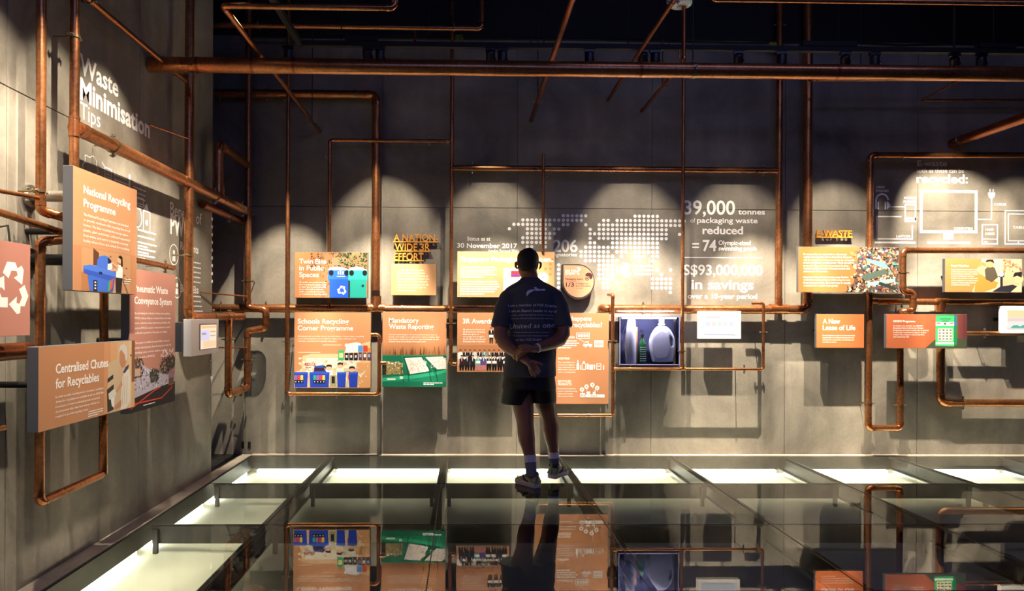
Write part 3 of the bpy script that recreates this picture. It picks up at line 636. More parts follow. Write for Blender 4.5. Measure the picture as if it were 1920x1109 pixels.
c.poly([(648,652),(652,645),(668,642),(676,644),(676,660),(648,662)], 'dfdfe4'); foliage(c, 646, 644, 674, 660, 40, ['e8e8ee','c8ccd4','f4f4f4'], 3)
c.rect(671,648,680,660,'4a90d8'); c.rect(680.5,648,689,660,'b84438'); c.rect(689,652,694.5,660,'d8843c')
c.rect(634,657,645,676,'3aa878'); c.rect(636,662,643,671,'d8d488')
for i in range(3): c.rect(646+i*8.5, 662, 653.5+i*8.5, 676, '23222c'); c.rect(648+i*8.5, 666, 651.5+i*8.5, 671, 'c8ccd8')
for i in range(3): c.rect(672+i*8, 661, 679+i*8, 676, '5c3a34'); c.rect(673.6+i*8, 664, 677.6+i*8, 670, ['7898d8','e8e8ee','88a0d8'][i])
c.text('REDUCE', 572, 686, 20, 5.0, .03, 'a83440'); c.greek(573,690,14,1.4,2,3,'8a4a40')
for i,(x,y) in enumerate(((617,690),(638,686),(606,692),(660,693))):
    c.poly([(x-8,y+18),(x-6,y+4),(x+6,y+4),(x+8,y+18)], ['d8d0e0','f0e4c8','7898b8','c84a50'][i]); c.circ(x,y,5.2,'e0b090'); c.poly([(x-5.5,y),(x-5,y-5),(x,y-6.5),(x+5,y-5),(x+5.5,y),(x+2,y-2.5),(x-3,y-2)], '2a2420')
c.poly([(588,700),(590,687),(606,685),(612,698),(611,702)], '2a4fae'); c.rect(590,690,608,696,'401c30')
for x0,x1 in ((552.5,578),(581,618),(632,649),(654,671)):
    c.poly([(x0+1,727),(x0,699),(x1,699),(x1-1.5,727)], '2444b8'); c.rect(x0,698,x1,701.5,'3058d0')
for bx, n_ in ((552.8, 3), (588, 4)):
    for i in range(n_): c.rect(bx+i*5.6+(0 if n_==4 else 0), 704, bx+5+i*5.6, 713, ['30a890','9068a8','c8404a','d8c840'][i+(0 if n_==4 else 1)])
    c.rect(bx, 713.5, bx+n_*5.6, 719, '181a28'); 
    for i in range(n_): c.circ(bx+2.6+i*5.6, 716.2, 1.2, 'd8d8d8', 6)
c.rect(619,704,631,724,'9a9a78'); c.rect(622,706,628,719,'202020'); c.line([(630,696),(671,696)],.9,'b8c8d8')
c.rect(552.3,726.6,694.7,727.7,'c08050'); c.done(r)
# --- mandatory
r, c = panel('orange panel with green skips of sorted waste, headed Mandatory Waste Reporting', 717, 585, 837, 726, 6.0)
for i, (st, w_) in enumerate((('Mandatory', 56), ('Waste Reporting', 84))): c.text(st, 729, 605.5+i*11.6, w_, 8.8, .013)
for i, w_ in enumerate((90, 95, 94, 70)): c.text(('Owners and managers of commercial premises such as', 'hotels and malls are required to report waste data', 'and waste reduction plans for improvements to the', 'waste and recycling management.')[i], 729, 629+i*4.3, w_, 2.2, .01, res=1)
c.grad(717.3, 640, 836.7, 672, 'bf8760', '8a5a38', 8)
for _ in range(34):
    x = R.uniform(719, 833); c.poly([(x, 668), (x+2, 650+R.uniform(-3,8)), (x+4, 668)], R.choice(['7a4c2c','8a5a36','5c3a20','a06a40']))
c.rect(717.3, 666, 836.7, 725.7, '1c8060')
c.poly([(717.5,668),(752,667),(765,705),(717.5,709)], '14684c'); c.poly([(718,677),(750,680),(757,701),(718,704)], '8a7c50')
foliage(c, 718, 680, 756, 703, 110, ['9a8c5c','6c6040','b0a270','504a30','c8b888'], 2.2); foliage(c, 720,678,752,688,10,['f0f0ee'],2.5)
c.poly([(755,669),(792,668),(812,699),(766,706)], '0e5c42'); c.poly([(759,672),(790,670),(806,696),(769,702)], 'e0dcd6')
c.poly([(793,668),(836.5,667),(836.5,692),(815,699)], '0e5c42'); c.poly([(797,670),(830,668.5),(836.5,676),(836.5,692),(820,693)], 'd8d2cc')
foliage(c, 768, 674, 800, 698, 150, ['f4f2ee','c8c0b8','e8e4de','b0a8a0','d8a890'], 1.8); foliage(c, 806, 671, 836, 690, 90, ['f4f2ee','c8b8b0','e8e4de','a89890'], 1.8)
for pts in ([(717.5,709),(765,704),(766,711),(717.5,716)], [(766,705),(812,698),(816,704),(768,712)], [(815,698),(836.5,693),(836.5,698),(818,704)]): c.poly(pts, '2ca47c')
for x in (752, 763, 804, 816): c.line([(x,690),(x+6,724)], 1.3, '0a3c2c')
c.rect(717.3,716,836.7,725.6,'156c50'); c.greek(794,719,36,1.5,2,2.8); c.rect(726,710,742,713,'d0e4d8'); c.rect(750,706,756,711,'c8e0d0')
c.done(r)
# --- awards
r, c = panel('orange panel with rows of award winners, headed 3R Awards, left of the person', 857, 587, 957, 698, 6.0)
c.text('3R Awards', 867.5, 607, 56, 8.8, .018); c.text('3R awards for Hotels and', 868, 619.5, 41, 2.6, .012, res=1)
for i, st in enumerate(('3R Awards for Shopping', 'Malls are given to', 'encourage and recognise', 'the 3R efforts of hotels and', 'shopping mall companies.')): c.text(st, 868, 624+i*4.5, [41,30,40,42,42][i], 2.6, .012, res=1)
person_icon(c, 921, 644.5, 30, '1c1c22'); person_icon(c, 932, 644.5, 30, '24242c'); person_icon(c, 943, 644.5, 29, '1c1c22')
for i in range(12): c.line([(858,648+i*1.5),(956,648+i*1.5)], .3, 'c07c4c')
for i in range(10): person_icon(c, 863.5+i*9.0, 686, 30, ['f0efec','2a2a30','1e1e26','c8c4c0','20202a','7898a0','8a8478','1c1c24','302028','26262e'][i], card=i not in (0,2))
for i in range(9):
    x = 866+i*10.2; tp = ['3a1c24','20222c','1c1e26','4aa0a0','5a4a90','181a22','2a2a34','202028','2a2a30'][i]
    c.poly([(x-4,695),(x-5,684),(x+5,684),(x+3.5,695),(x+1,695),(x,687),(x-1.5,695)], '15161c' if i not in (3,4) else 'c07880'); c.poly([(x-4.6,685),(x-4.6,674),(x-1.5,671.5),(x+1.5,671.5),(x+4.6,674),(x+4.6,685)], tp)
    c.poly([(x-1,671.5),(x,679),(x+1,671.5)], WH); c.circ(x,668.8,2.4,'c09070',8); c.poly([(x-2.5,668.5),(x-2,666),(x+2,666),(x+2.5,668.5),(x,667.3)],'221c1a'); 
    if i in (3,5,6,8): c.rect(x-4,677,x+4,682,WH)
c.done(r)
# --- recyclables process
r, c = panel('tall orange panel of white process icons, headed What happens to recyclables, right of the person', 1003, 587, 1142, 758, 6.0)
c.text('What happens', 1048+84-91, 601.5, 68, 8.8, .018); c.text('to your recyclables?', 1031, 613.5, 98, 8.8, .018)
c.m.v, c.t.v  # keep
c.text('COLLECTION', 1045, 634.5, 32, 3.6, .03); c.greek(1046, 640.5, 40, 2, 4, 4.3)
c.text('SORTING', 1046, 674.5, 22, 3.8, .03)
for i, st in enumerate(('The recyclables are', 'sorted according to', 'their material at the', 'MRF before they are', 'sent to recycling plants.')): c.text(st, 1046, 681+i*4.6, [32,32,32,34,34][i], 2.5, .012, res=1)
c.text('RECYCLED', 1046, 717.5, 25, 3.8, .03); c.text('PRODUCTS', 1046, 723, 26, 3.8, .03)
for i, st in enumerate(('Recycled materials are', 'sent to manufacturing', 'plants to be made', 'into new products.')): c.text(st, 1046, 730.5+i*4.7, [34,36,28,30][i], 2.5, .012, res=1)
c.box(1081,624.5,1105,635,1.1); 
for i in range(4): c.rect(1083.5+i*5.2,627,1087.5+i*5.2,632.5,WH)
c.line([(1086,636),(1094,641)],.8)
c.poly([(1093,648),(1096,641),(1103,640),(1104,645),(1110,645),(1110,649),(1093,649)],WH); c.circ(1098,649.5,2,WH,8); c.circ(1107,649.5,2,WH,8); c.rect(1095,642.5,1102,645,'bf8760')
c.rect(1114,638,1132,640,WH); c.rect(1114.5,641,1131.5,651,WH)
for i in range(4): c.rect(1116.5+i*3.8,643,1118.3+i*3.8,648,ORANGE)
for pl in ([(1081,693.5),(1081,684),(1082.6,680),(1082.6,675.5),(1084.4,675.5),(1084.4,680),(1086,684),(1086,693.5)],[(1088,693.5),(1088,685),(1090,685),(1090,693.5)]): c.poly(pl,WH)
c.box(1091.6,682,1098,693,1); c.rect(1093,677.5,1096.5,681,WH); c.poly([(1100,693),(1100,684),(1102,681),(1104,684),(1104,693)],WH); c.rect(1105,684,1112,693.5,WH); c.poly([(1114,693),(1113,684),(1116,684),(1115.5,693)],WH); c.box(1119,682.5,1127,693,1); c.rect(1120.5,686,1125.5,688,WH); c.poly([(1131,693.5),(1131,685),(1133,685),(1133,693.5)],WH)
for x,y in ((1091.5,731),(1100,725.5),(1111,722),(1120,728)): c.circ(x,y,4.2,WH); c.circ(x,y,1.4,ORANGE); c.line([(x,y+3),(x+1,y+6.5)],1)
c.rect(1088,737.5,1097,746,WH); c.rect(1098,740,1134,746,WH); c.poly([(1121,740),(1131,740),(1134.5,743),(1134,746),(1121,746)],WH); c.rect(1100,734.5,1107,739.5,WH); c.poly([(1112,740),(1112,735),(1115,736.5),(1115,732),(1117,732),(1117,740)],WH)
for i in range(3): c.rect(1089.5+i*2.6,740,1091+i*2.6,744,ORANGE)
for i in range(4): c.rect(1109+i*3,742,1110.6+i*3,744,ORANGE)
c.done(r)
# --- e-waste text
r, c = panel('wide orange panel of text with a photo of scrap circuit boards, below the E-WASTE letters', 1495, 463, 1687, 549, 5.93, .035, ORANGE2)
for i, (st, w_) in enumerate((('E-waste refers to electrical or electronic', 82), ('equipment that has been discarded. E-waste', 92), ('can be recycled as they are made up of mostly', 97), ('metal and plastic components. They should be', 97), ('properly disposed of and managed as they', 86), ('contain small amounts of heavy metals and', 88), ('substances of concern.', 46), ('Improper disposal of e-waste may lead to', 86), ('environmental pollution which may in turn', 89), ('harm human health. The best way to handle', 90), ('e-waste is to recycle it properly.', 66))):
    c.text(st, 1505, 478.5+i*5.4+(5.4 if i > 6 else 0), w_, 3.1, .014, res=1)
sh = lambda x, y: x > 1606+10*math.sin(y*.3) - (max(0, y-520)*.6)
c.poly([(1598,549),(1612,463.4),(1686.6,463.4),(1686.6,548.6),(1585,548.6)], '5a4238')
foliage(c, 1588, 463.5, 1686.5, 548.5, 900, ['2a2220','4a3a34','7a5a48','a87a5c','d8b89a','1c1a1c','3a4a4a','c88a60','e4d4c0','56423c'], 4, sh)
foliage(c, 1606, 463.5, 1686.5, 548.5, 60, ['7ab8a8','5a9890','3a6a60','2c3c78','b84a3c'], 4.5, sh)
for pts, cc in (([(1622,484),(1660,492),(1668,502),(1658,503),(1630,492)],'6fb0a0'), ([(1617,516),(1660,504),(1666,512),(1625,527),(1618,522)],'4c5c54'), ([(1627,530),(1680,522),(1680,529),(1628,537)],'86c0ac'), ([(1650,528),(1684,540),(1680,545),(1648,534)],'2a3438')): c.poly(pts, cc)
c.done(r)
# --- repair
r, c = panel('orange panel with a photo of people at a repair workshop, right end of back wall', 1770, 485, 1918, 549, 5.97, .035, 'c47444')
c.text('Repair Kopitiam', 1781.5, 500, 34, 3.4, .02)
for i in range(8): c.text(('Repair Kopitiam is an initiative where', 'residents learn how to repair faulty', 'household items with help of repair', 'coaches. It happens every last', 'Sunday of the month, so that people', 'can be taught how to repair items,', 'helping to reduce waste and save', 'everyday items and money.')[i], 1781.5, 507+i*4.1, [52,50,52,44,52,52,48,36][i], 2.1, .01, res=1)
c.poly([(1840,485.4),(1917.7,485.4),(1917.7,548.6),(1822,548.6),(1836,515)], 'ddb090'); c.rect(1880,485.4,1917.7,548.6,'c89878')
foliage(c, 1880, 486, 1917, 510, 60, ['9a6a50','b88464','7a4c3c','d8a888'], 4)
c.poly([(1826,548),(1830,520),(1838,514),(1852,522),(1872,530),(1868,540),(1846,548)], 'e07838'); c.circ(1841,505,10,'d8a078'); c.poly([(1831,503),(1833,494),(1843,491),(1851,496),(1851,501),(1841,498)],'b07850')
c.poly([(1848,524),(1846,506),(1856,496),(1866,503),(1872,520),(1860,530)], '4a4438'); c.circ(1856,494,8,'c48a64'); c.poly([(1847,492),(1850,487),(1862,486),(1865,494),(1857,490)],'2a2220')
c.circ(1912,523,9,'d8a078',14); c.poly([(1900,520),(1904,511),(1917.6,509),(1917.6,521),(1909,517)],'1c1a20'); c.rect(1873,510,1884,520,'30343c'); c.circ(1878,514,5,'c8ccd0'); c.rect(1876,520,1881,546,'24242a'); c.poly([(1860,548),(1876,538),(1900,534),(1917.6,540),(1917.6,548.5)],'23242e'); c.poly([(1896,548.5),(1908,538),(1917.6,530),(1917.6,548.5)],'d8a888')
c.done(r)
# --- new lease
r, c = panel('small orange panel headed A New Lease of Life, left of the long pipe U', 1530, 589, 1621, 653, 6.0, .035, ORANGE2)
c.text('A New', 1542, 607, 33, 8.8, .018); c.text('Lease of Life', 1542, 619, 62, 8.8, .018)
for i in range(4): c.text(('Several initiatives have been introduced by', 'stakeholders to address awareness and', 'educate the community on reducing and', 'recycling e-waste.')[i], 1541.5, 630.5+i*4.2, [62,60,60,27][i], 2.3, .012, res=1)
c.done(r)
# --- renew
r, c = panel('wide dark orange panel with a green collection box, headed RENEW Programme', 1660, 589, 1815, 654, 5.92, .035, 'b0623f', sxs=(-.25, .85))
c.grad(1735, 589.3, 1814.7, 653.7, 'a85c3c', '5c3034', 10, False); c.poly([(1735,653.6),(1760,632),(1814.7,636),(1814.7,653.6)], '3e4634')
c.text('RENEW Programme', 1673.5, 604.5, 42, 3.6, .022)
for i in range(6): c.text(('An initiative by StarHub, the RENEW', '(Recycling Nation\'s Electronic Waste)', 'Programme provides e-waste bins at various', 'locations for consumers to dispose of their', 'e-waste. The e-waste is collected by DHL', 'and recycled by TES.')[i], 1673, 612.5+i*4.2, [57,57,68,64,60,31][i], 2.3, .012, res=1)
c.poly([(1755,590),(1790,590),(1790,650),(1754,649)], '3fae6c'); c.poly([(1790,590),(1796,592),(1796,646),(1790,650)], '1f7848'); c.rect(1755,590,1790,592,'2a8850'); c.rect(1755,604,1790,611,'dfe8dc'); c.circ(1772.5,607,2.4,'2c5c40')
c.rect(1759,616,1787,640,'e4e8b8'); c.rect(1755,642,1790,646,'cfe4cf'); c.rect(1756,605,1764,607,'c03c3c'); c.rect(1781,605,1789,607,'c03c3c'); c.line([(1763,598),(1783,598)],1.2,'1c4c30'); c.line([(1767,602),(1779,602)],1.2,'1c4c30'); c.rect(1791.5,594,1794.5,612,'3a5cb0')
for i in range(4):
    for j in range(4): c.rect(1760.5+i*7, 618+j*5.6, 1764.5+i*7, 620.5+j*5.6, ['586058','3a4ea0','a04840','404440'][(i*3+j)%4])
c.done(r)
# --- screens on the back wall
def screen_box(label, u0, v0, u1, v1, Yf, th, bez, draw):
    r, c0 = panel(label, u0, v0, u1, v1, Yf, th, None, WHITEP, True, 'display screen')
    r.name = 'display_screen'
    s = Canvas(c0.O, (1,0,0), (0,-1,0), Yf/F, u0, v0)
    dark = MB(); a, b = s.pt(u0+bez-1, v0+bez-1, .0006), s.pt(u1-bez+1, v1-bez+1, .0006)
    dark.box((a.x, a.y, b.z), (b.x, a.y+.0008, a.z)); dark.obj('screen_frame', mat('frame_grey','b8b8bc',.3), r)
    draw(s); s.m.obj('screen', SCREEN, r)
    if s.t.v: s.t.obj('screen_lettering', SCREEN, r)
    return r
def dr1(s):
    s.rect(1317, 589, 1382, 629, 'fffdfb', .001); s.rect(1320, 627, 1376, 627.8, 'b0b8e8', .0012); s.rect(1322, 594, 1350, 597, 'f4e8e0', .0012)
    for i in range(5): s.rect(1323+i*11, 604, 1331+i*11, 612, ['e8eefc','fceee0','e8fcec','fcf0f4','f0f0fc'][i], .0012)
screen_box('small white-framed screen glowing white beside the bottle case', 1310, 584, 1390, 636, 6.0, .05, 7, dr1)
def dr2(s):
    s.rect(1888, 582, 1960, 617, 'f6f2ea', .001); s.rect(1888, 582, 1960, 596, 'f8e8b0', .0012); s.line([(1888,587),(1960,587)], .8, 'e0c890', ); s.poly([(1893,616),(1899,611),(1906,610),(1912,613),(1920,609),(1930,616)], '58b8a8', .0013); s.rect(1888,597,1920,603,'f4d8d0',.0012)
screen_box('white-framed screen cut by the right edge of the picture', 1879, 574, 1968, 626, 6.0, .05, 9, dr2)

# ------------------------------------------------------------------ white vinyl on the back wall
def wall_graphic(c, name, label, wall):
    c.m.v += []; off = len(c.m.v)
    m = MB(); m.v = c.m.v+c.t.v; m.f = c.m.f+[tuple(i+off for i in f) for f in c.t.f]; m.c = c.m.c+c.t.c
    o = m.obj(name, INK, wall); o['label'] = label; return o
WH2 = 'ffffff'
c = back_canvas(WALL_Y, 915, 450)
c.text('Status as at', 876, 451.5, 43.5, 7.2, .008); c.text('30 November 2017', 857, 465, 113, 8.2, .02); c.text('(under Second SPA)', 916, 473.5, 56, 5.6, .01)
wall_graphic(c, 'wall_lettering', 'white wall lettering reading Status as at 30 November 2017', wb)
c = back_canvas(WALL_Y, 1115, 480)
ROWS = [[(12,17),(28,33)], [(3,16),(21,22),(24,39)], [(1,9),(12,13),(17,17),(20,38)], [(0,0),(4,8),(10,11),(18,18),(20,35)], [(4,10),(18,35),(38,38)], [(3,9),(18,18),(20,35)],
 [(3,8),(18,19),(23,33)], [(4,5),(8,8),(17,33)], [(16,22),(24,26),(28,33)], [(16,23),(25,25),(28,30),(32,33)], [(17,24),(29,29),(32,32)], [(11,11),(20,23)], [(11,11),(20,23),(33,33),(36,36)],
 [(11,11),(20,23),(34,34)], [(11,11),(20,23),(32,36)], [(11,11),(21,22),(24,24),(32,36)], [(11,11),(21,22),(32,36)], [(36,36)]]
for r_i, row in enumerate(ROWS):
    for a_, b_ in row:
        for i in range(a_, b_+1): c.circ(954.2+8.45*i, 404.9+8.43*r_i, 3.2, WH2, 12, d=.0005)
wall_graphic(c, 'world_map_dots', 'white dotted world map printed on the concrete wall', wb)
c = back_canvas(WALL_Y, 1060, 470)
c.text('206', 1037, 472.5, 46, 22, .02); c.text('signatories', 1036, 481, 46, 6.8, .018)
wall_graphic(c, 'wall_lettering', 'white wall lettering reading 206 signatories', wb)
c = back_canvas(WALL_Y, 1190, 505)
c.circ(1170, 506, 8.5, WH2, 18); c.ring(1170,506,4,.8,'8a8478'); c.line([(1162,506),(1178,506)],.7,'8a8478'); c.line([(1170,498),(1170,514)],.7,'8a8478')
c.poly([(1157,499),(1160,498),(1158.5,506),(1160,514),(1157,515.5),(1155.5,506)], WH2); c.poly([(1167,492),(1175,493),(1180,497),(1182,501),(1176,499),(1170,497)], WH2); c.poly([(1168,521),(1172,517),(1178,515),(1183,511),(1184,514),(1178,520)], WH2)
for i, st in enumerate(('Singapore', 'Packaging', 'Agreement')):
    y = 501.3+i*7.6; c.text(st[0], 1187, y, None, 5.8, .008); c.text(st[1:].upper(), 1191.6, y, [33.5,34,34][i], 4.3, .008)
wall_graphic(c, 'wall_lettering', 'white round emblem and words Singapore Packaging Agreement on the wall', wb)
c = back_canvas(WALL_Y, 1360, 470)
c.text('39,000', 1281, 402, 97, 25.5, .015); c.text('tonnes', 1384, 401.5, 51, 9.4, .02); c.text('of', 1293.5, 417.5, 9.5, 8.2, .0); c.text('packaging waste', 1306, 418, 115, 9.6, .018)
c.text('reduced', 1316.5, 439, 77, 14, .026); c.rect(1297,456.5,1310,459,WH2); c.rect(1297,463,1310,465.5,WH2); c.text('74', 1317, 471, 26, 20, .024); c.text('Olympic-sized', 1347, 459.5, 61, 8.2, .018); c.text('swimming pools', 1347, 470, 72, 8.0, .018)
c.rect(1281, 482.8, 1430, 484.2, WH2)
c.text('S$93,000,000', 1281, 516.5, 150, 19, .016); c.text('in savings', 1296, 543, 118, 18, .02); c.text('over a 10-year period', 1289, 561, 132, 9.4, .016)
wall_graphic(c, 'wall_lettering', 'large white wall lettering reading 39,000 tonnes, 74 swimming pools and S$93,000,000 in savings', wb)
c = back_canvas(WALL_Y, 1780, 380)
c.text('E-waste', 1718, 311, 57, 10.4, .018); c.text('such as these can be', 1717.5, 323.5, 90, 8, .004); c.text('recycled:', 1716.5, 343, 99, 16, .024)
c.text('HEAD', 1639.5, 354, 16.5, 4.4, .02); c.text('PHONES', 1639.5, 361, 24, 4.4, .02); c.text('MOBILE', 1693, 374, 23.5, 4.4, .02); c.text('PHONES', 1692, 381.2, 24.5, 4.4, .02); c.text('LAPTOPS', 1678.5, 447, 27, 4.4, .03); c.text('CABLES', 1865.5, 385, 24, 4.4, .03); c.text('TABLETS', 1902, 428.5, 34, 4.4, .03); c.text('COMPUTERS', 1789, 431.5, 36, 4.4, .03)
c.ring(1651, 376.5, 11.5, 3.4, WH2, 16, PI, 2*PI); c.rect(1637.8,376,1641.2,393,WH2); c.rect(1642.3,380,1644.5,394,WH2); c.rect(1656,380,1658.5,394,WH2); c.poly([(1660,378),(1664,381),(1667,386),(1664,391),(1660,394)],WH2); c.line([(1664,389),(1694,389)],1.6)
c.box(1695.5,384.5,1715,416,2.6); c.rect(1694.5,409,1716.5,417,WH2); c.circ(1705,412.5,1.6,'6a665e',8)
c.line([(1687,407.5),(1641.5,407.5),(1641.5,450),(1709,450),(1709,425)],2.6); c.rect(1637,455,1715.5,458.5,WH2)
c.box(1726,359,1831.5,435.5,5.2); c.rect(1769,438,1788,450,WH2); c.rect(1738,454.5,1820,458.5,WH2)
c.rect(1857,354,1859,361,WH2); c.rect(1863,354,1865,361,WH2); c.poly([(1854,360.5),(1868,360.5),(1867,368),(1862.5,373),(1859.5,373),(1855,368)],WH2); c.line([(1861,372),(1861,411.5),(1834,411.5)],2)
c.box(1843.5,421.5,1872.5,458,2.2); c.text('HARD', 1849.5, 433, 16, 4.2, .03); c.text('DISKS', 1849, 441, 18, 4.2, .03); c.line([(1844,449),(1872,449)],1.6); c.rect(1847.5,453,1854,455,WH2)
c.box(1887.5,395,1938,458,2.2); c.box(1893.5,401,1932,452,1.8); c.circ(1913,455,1.4,WH2,8)
wall_graphic(c, 'wall_graphic', 'white wall icons of e-waste: headphones, phone, laptop, computer, cable and tablet', wb)

# ------------------------------------------------------------------ left wall graphics and panels
def left_canvas(u, v, X):
    q = PX(u, v, X); return Canvas(q, (0,1,0), (1,0,0), 1.0, 0, 0)
YL = lambda u, X: PX(u, 590, X).y
ZL = lambda u, v, X: PX(u, v, X).z
def lc(u0, v0, u1, v1, X):
    """canvas in millimetre-like units: origin at the top-left point, returns canvas, width, height in metres"""
    a = PX(u0, v0, X); b = PX(u1, v1, X); return Canvas(a, (0,1,0), (1,0,0), 1.0), b.y-a.y, a.z-b.z
XW = LEFT_X
c = Canvas(Vector((XW, 0, 0)), (0,1,0), (1,0,0), 1.0)   # x = world y, y = -z
def lt(st, u0, v0, u1, hh, bold, v1=None, X=XW):
    a = PX(u0, v0, X); b = PX(u1, v0, X); c.text(st, a.y, -a.z, b.y-a.y, hh, bold)
lt('Waste', 149.5, 136.5, 222, .102, .02); lt('Minimisation', 150, 184.5, 281, .108, .03); lt('Tips', 150, 220.5, 188, .085, .0)
wall_graphic(c, 'wall_lettering', 'white lettering reading Waste Minimisation Tips high on the left wall', wl)
c = Canvas(Vector((XW, 0, 0)), (0,1,0), (1,0,0), 1.0)
lt('Benefits of', 319, 402, 378, .085, .0); lt('PWCS', 319, 437, 362, .125, .035)
lt('Residents', 338, 468, 372, .055, .02); lt('Business', 338, 548, 372, .055, .02)
for u, v in ((326, 478), (332, 540)):
    q = PX(u, v, XW); c.ring(q.y, -q.z, .07, .008); c.circ(q.y, -q.z-.018, .016, WH2); c.poly([(q.y-.026,-q.z+.045),(q.y-.022,-q.z+.006),(q.y+.022,-q.z+.006),(q.y+.026,-q.z+.045)], WH2)
q = PX(346, 490, XW); c.greek(q.y, -q.z, .34, .010, 6, .036); q = PX(346, 556, XW); c.greek(q.y, -q.z, .34, .010, 5, .036)
for i in range(9):
    q = PX(397.5, 411+i*14.6, XW); c.rect(q.y-.016, -q.z-.012, q.y+.016, -q.z+.012, WH2)
q = PX(397, 683, XW); c.box(q.y-.03, -q.z-.03, q.y+.03, -q.z+.035, .005); c.rect(q.y-.012,-q.z-.012,q.y+.012,-q.z+.018,WH2)
q = PX(397, 706, XW); c.poly([(q.y-.03,-q.z),(q.y+.03,-q.z),(q.y,-q.z+.06)], WH2)
wall_graphic(c, 'wall_lettering', 'white lettering reading Benefits of PWCS with icons on the left wall', wl)
c = Canvas(Vector((XW, 0, 0)), (0,1,0), (1,0,0), 1.0)
q = PX(170, 312, XW)
pts = [(q.y+math.cos(t)*.07*(1+.18*math.sin(5*t)), -q.z+math.sin(t)*.055*(1+.18*math.sin(5*t+1))) for t in [2*PI*i/26 for i in range(26)]]
c.line(pts, .005, 'd8d8dc', True)
q = PX(200, 325, XW); c.box(q.y-.02,-q.z-.03,q.y+.05,-q.z+.04,.005,'d8d8dc'); c.line([(q.y-.05,-q.z-.05),(q.y-.02,-q.z-.03)],.005,'d8d8dc')
for k in range(3): c.line([(q.y-.01,-q.z-.012+k*.016),(q.y+.04,-q.z-.012+k*.016)],.003,'d8d8dc')
for u, v in ((214, 328), (250, 342)):
    q = PX(u, v, XW); c.greek(q.y, -q.z, .17, .008, 3 if u < 230 else 6, .03, 'd8d8dc')
q = PX(243, 337, XW); c.rect(q.y-.012,-q.z-.03,q.y+.008,-q.z+.05,'d8d8dc')
q = PX(263, 378, XW); c.box(q.y-.04,-q.z-.02,q.y+.04,-q.z+.03,.006); q = PX(257, 408, XW); c.ring(q.y,-q.z,.06,.007)
q = PX(275, 412, XW); c.box(q.y-.045,-q.z-.05,q.y+.045,-q.z+.08,.007); c.circ(q.y,-q.z+.02,.018,WH2); c.poly([(q.y-.05,-q.z-.055),(q.y,-q.z-.10),(q.y+.03,-q.z-.055)],WH2)
q = PX(258, 432, XW); c.greek(q.y,-q.z,.26,.010,6,.038); q = PX(258, 462, XW); c.greek(q.y,-q.z,.16,.010,3,.038)
wall_graphic(c, 'wall_graphic', 'white outline icons of cloud, bin and tips behind the national panel on the left wall', wl)

def left_panel(label, Xf, u0, vt, u1, vb, vtr=None, th=.045, col=ORANGE, cat='information panel', name='information_panel', edge=None, so=True):
    """slab parallel to the left wall; near edge at u0, top v there vt, bottom v there vb"""
    a = PX(u0, vt, Xf); b = PX(u1, vt, Xf); z0 = PX(u0, vb, Xf).z; y0, y1, z1 = a.y, b.y, a.z
    root = tag(empty(name, (Xf, (y0+y1)/2, z0)), label, cat)
    bevel(MB().box((Xf-th, y0, z0), (Xf, y1, z1)).obj('panel_body', edge or GREY, root), .0015, 1)
    if so:
        for ty in (.25, .75): MB().sweep([(Xf-th, y0+(y1-y0)*ty, (z0+z1)/2), (LEFT_X, y0+(y1-y0)*ty, (z0+z1)/2)], .014, 12).obj('standoff', mat('standoff_black','151517',.4,.3), root)
    c = Canvas(Vector((Xf, y0, z1)), (0,1,0), (1,0,0), 1.0)
    Wd, Hd = y1-y0, z1-z0
    if col: c.rect(.001, .001, Wd-.001, Hd-.001, col, .0003)
    return root, c, Wd, Hd
# national recycling programme
r, c, w_, h = left_panel('large upright orange panel headed National Recycling Programme, with a blue bin and a woman', -1.70, 137, 310, 257, 545)
sx, sy = w_/120, h/238
X_ = lambda x: x*sx; Y_ = lambda y: y*sy      # 120 x 238 units
c.grad(X_(.3), Y_(.3), X_(119.7), Y_(150), 'bf8762', 'c8936c', 6)
c.text('National Recycling', X_(17), Y_(46), X_(88), Y_(15), .022); c.text('Programme', X_(17), Y_(72), X_(58), Y_(15), .022)
for i, st in enumerate(('The National Recycling Programme was launched', 'to provide residents with recycling bins for all', 'homes. The blue recycling bins accept paper,', 'plastic, glass and metal, collected separately', 'from waste, and sent to a materials recovery', 'facility where these are sorted for recycling.')): c.text(st, X_(17), Y_(90+i*10.2), X_([84,88,84,88,84,86][i]), Y_(5), .012, res=1)
c.rect(X_(14), Y_(152), X_(106), Y_(237), 'c4966e'); c.poly([(X_(34),Y_(150)),(X_(44),Y_(158)),(X_(44),Y_(184)),(X_(34),Y_(184))], '5c3c2c'); c.rect(X_(14),Y_(200),X_(30),Y_(237),'b07850')
for i in range(14): c.line([(X_(86+R.uniform(-4,4)),Y_(190)),(X_(R.uniform(78,106)),Y_(236))], .0025, R.choice(['8a5c40','a87450','6c4430']))
for x, y in ((64,160),(70,176),(88,184),(96,180),(92,196),(98,202)): c.rect(X_(x),Y_(y),X_(x+3),Y_(y+3),'8a4c30')
pp = lambda L: [(X_(x), Y_(y)) for x, y in L]
c.poly(pp([(24,205),(73,205),(70,236),(28,236)]), '3c6cd8'); c.poly(pp([(66,206),(74,203),(71,232),(64,236)]), '2a50b0')
c.poly(pp([(17,188),(30,184),(76,192),(77,199),(72,204),(62,209),(24,201),(17,199)]), '4a7ce4'); c.poly(pp([(17,194),(76,203),(72,207),(60,212),(18,202)]), '2f58c4')
c.poly(pp([(40,186),(41,172),(46,164),(54,161),(61,163),(66,170),(67,178),(60,182),(59,190)]), '4474dc'); c.poly(pp([(60,164),(66,168),(70,178),(66,180),(61,186)]), '15204c'); c.poly(pp([(60,178),(69,174),(68,190),(60,190)]), 'f4f2ee')
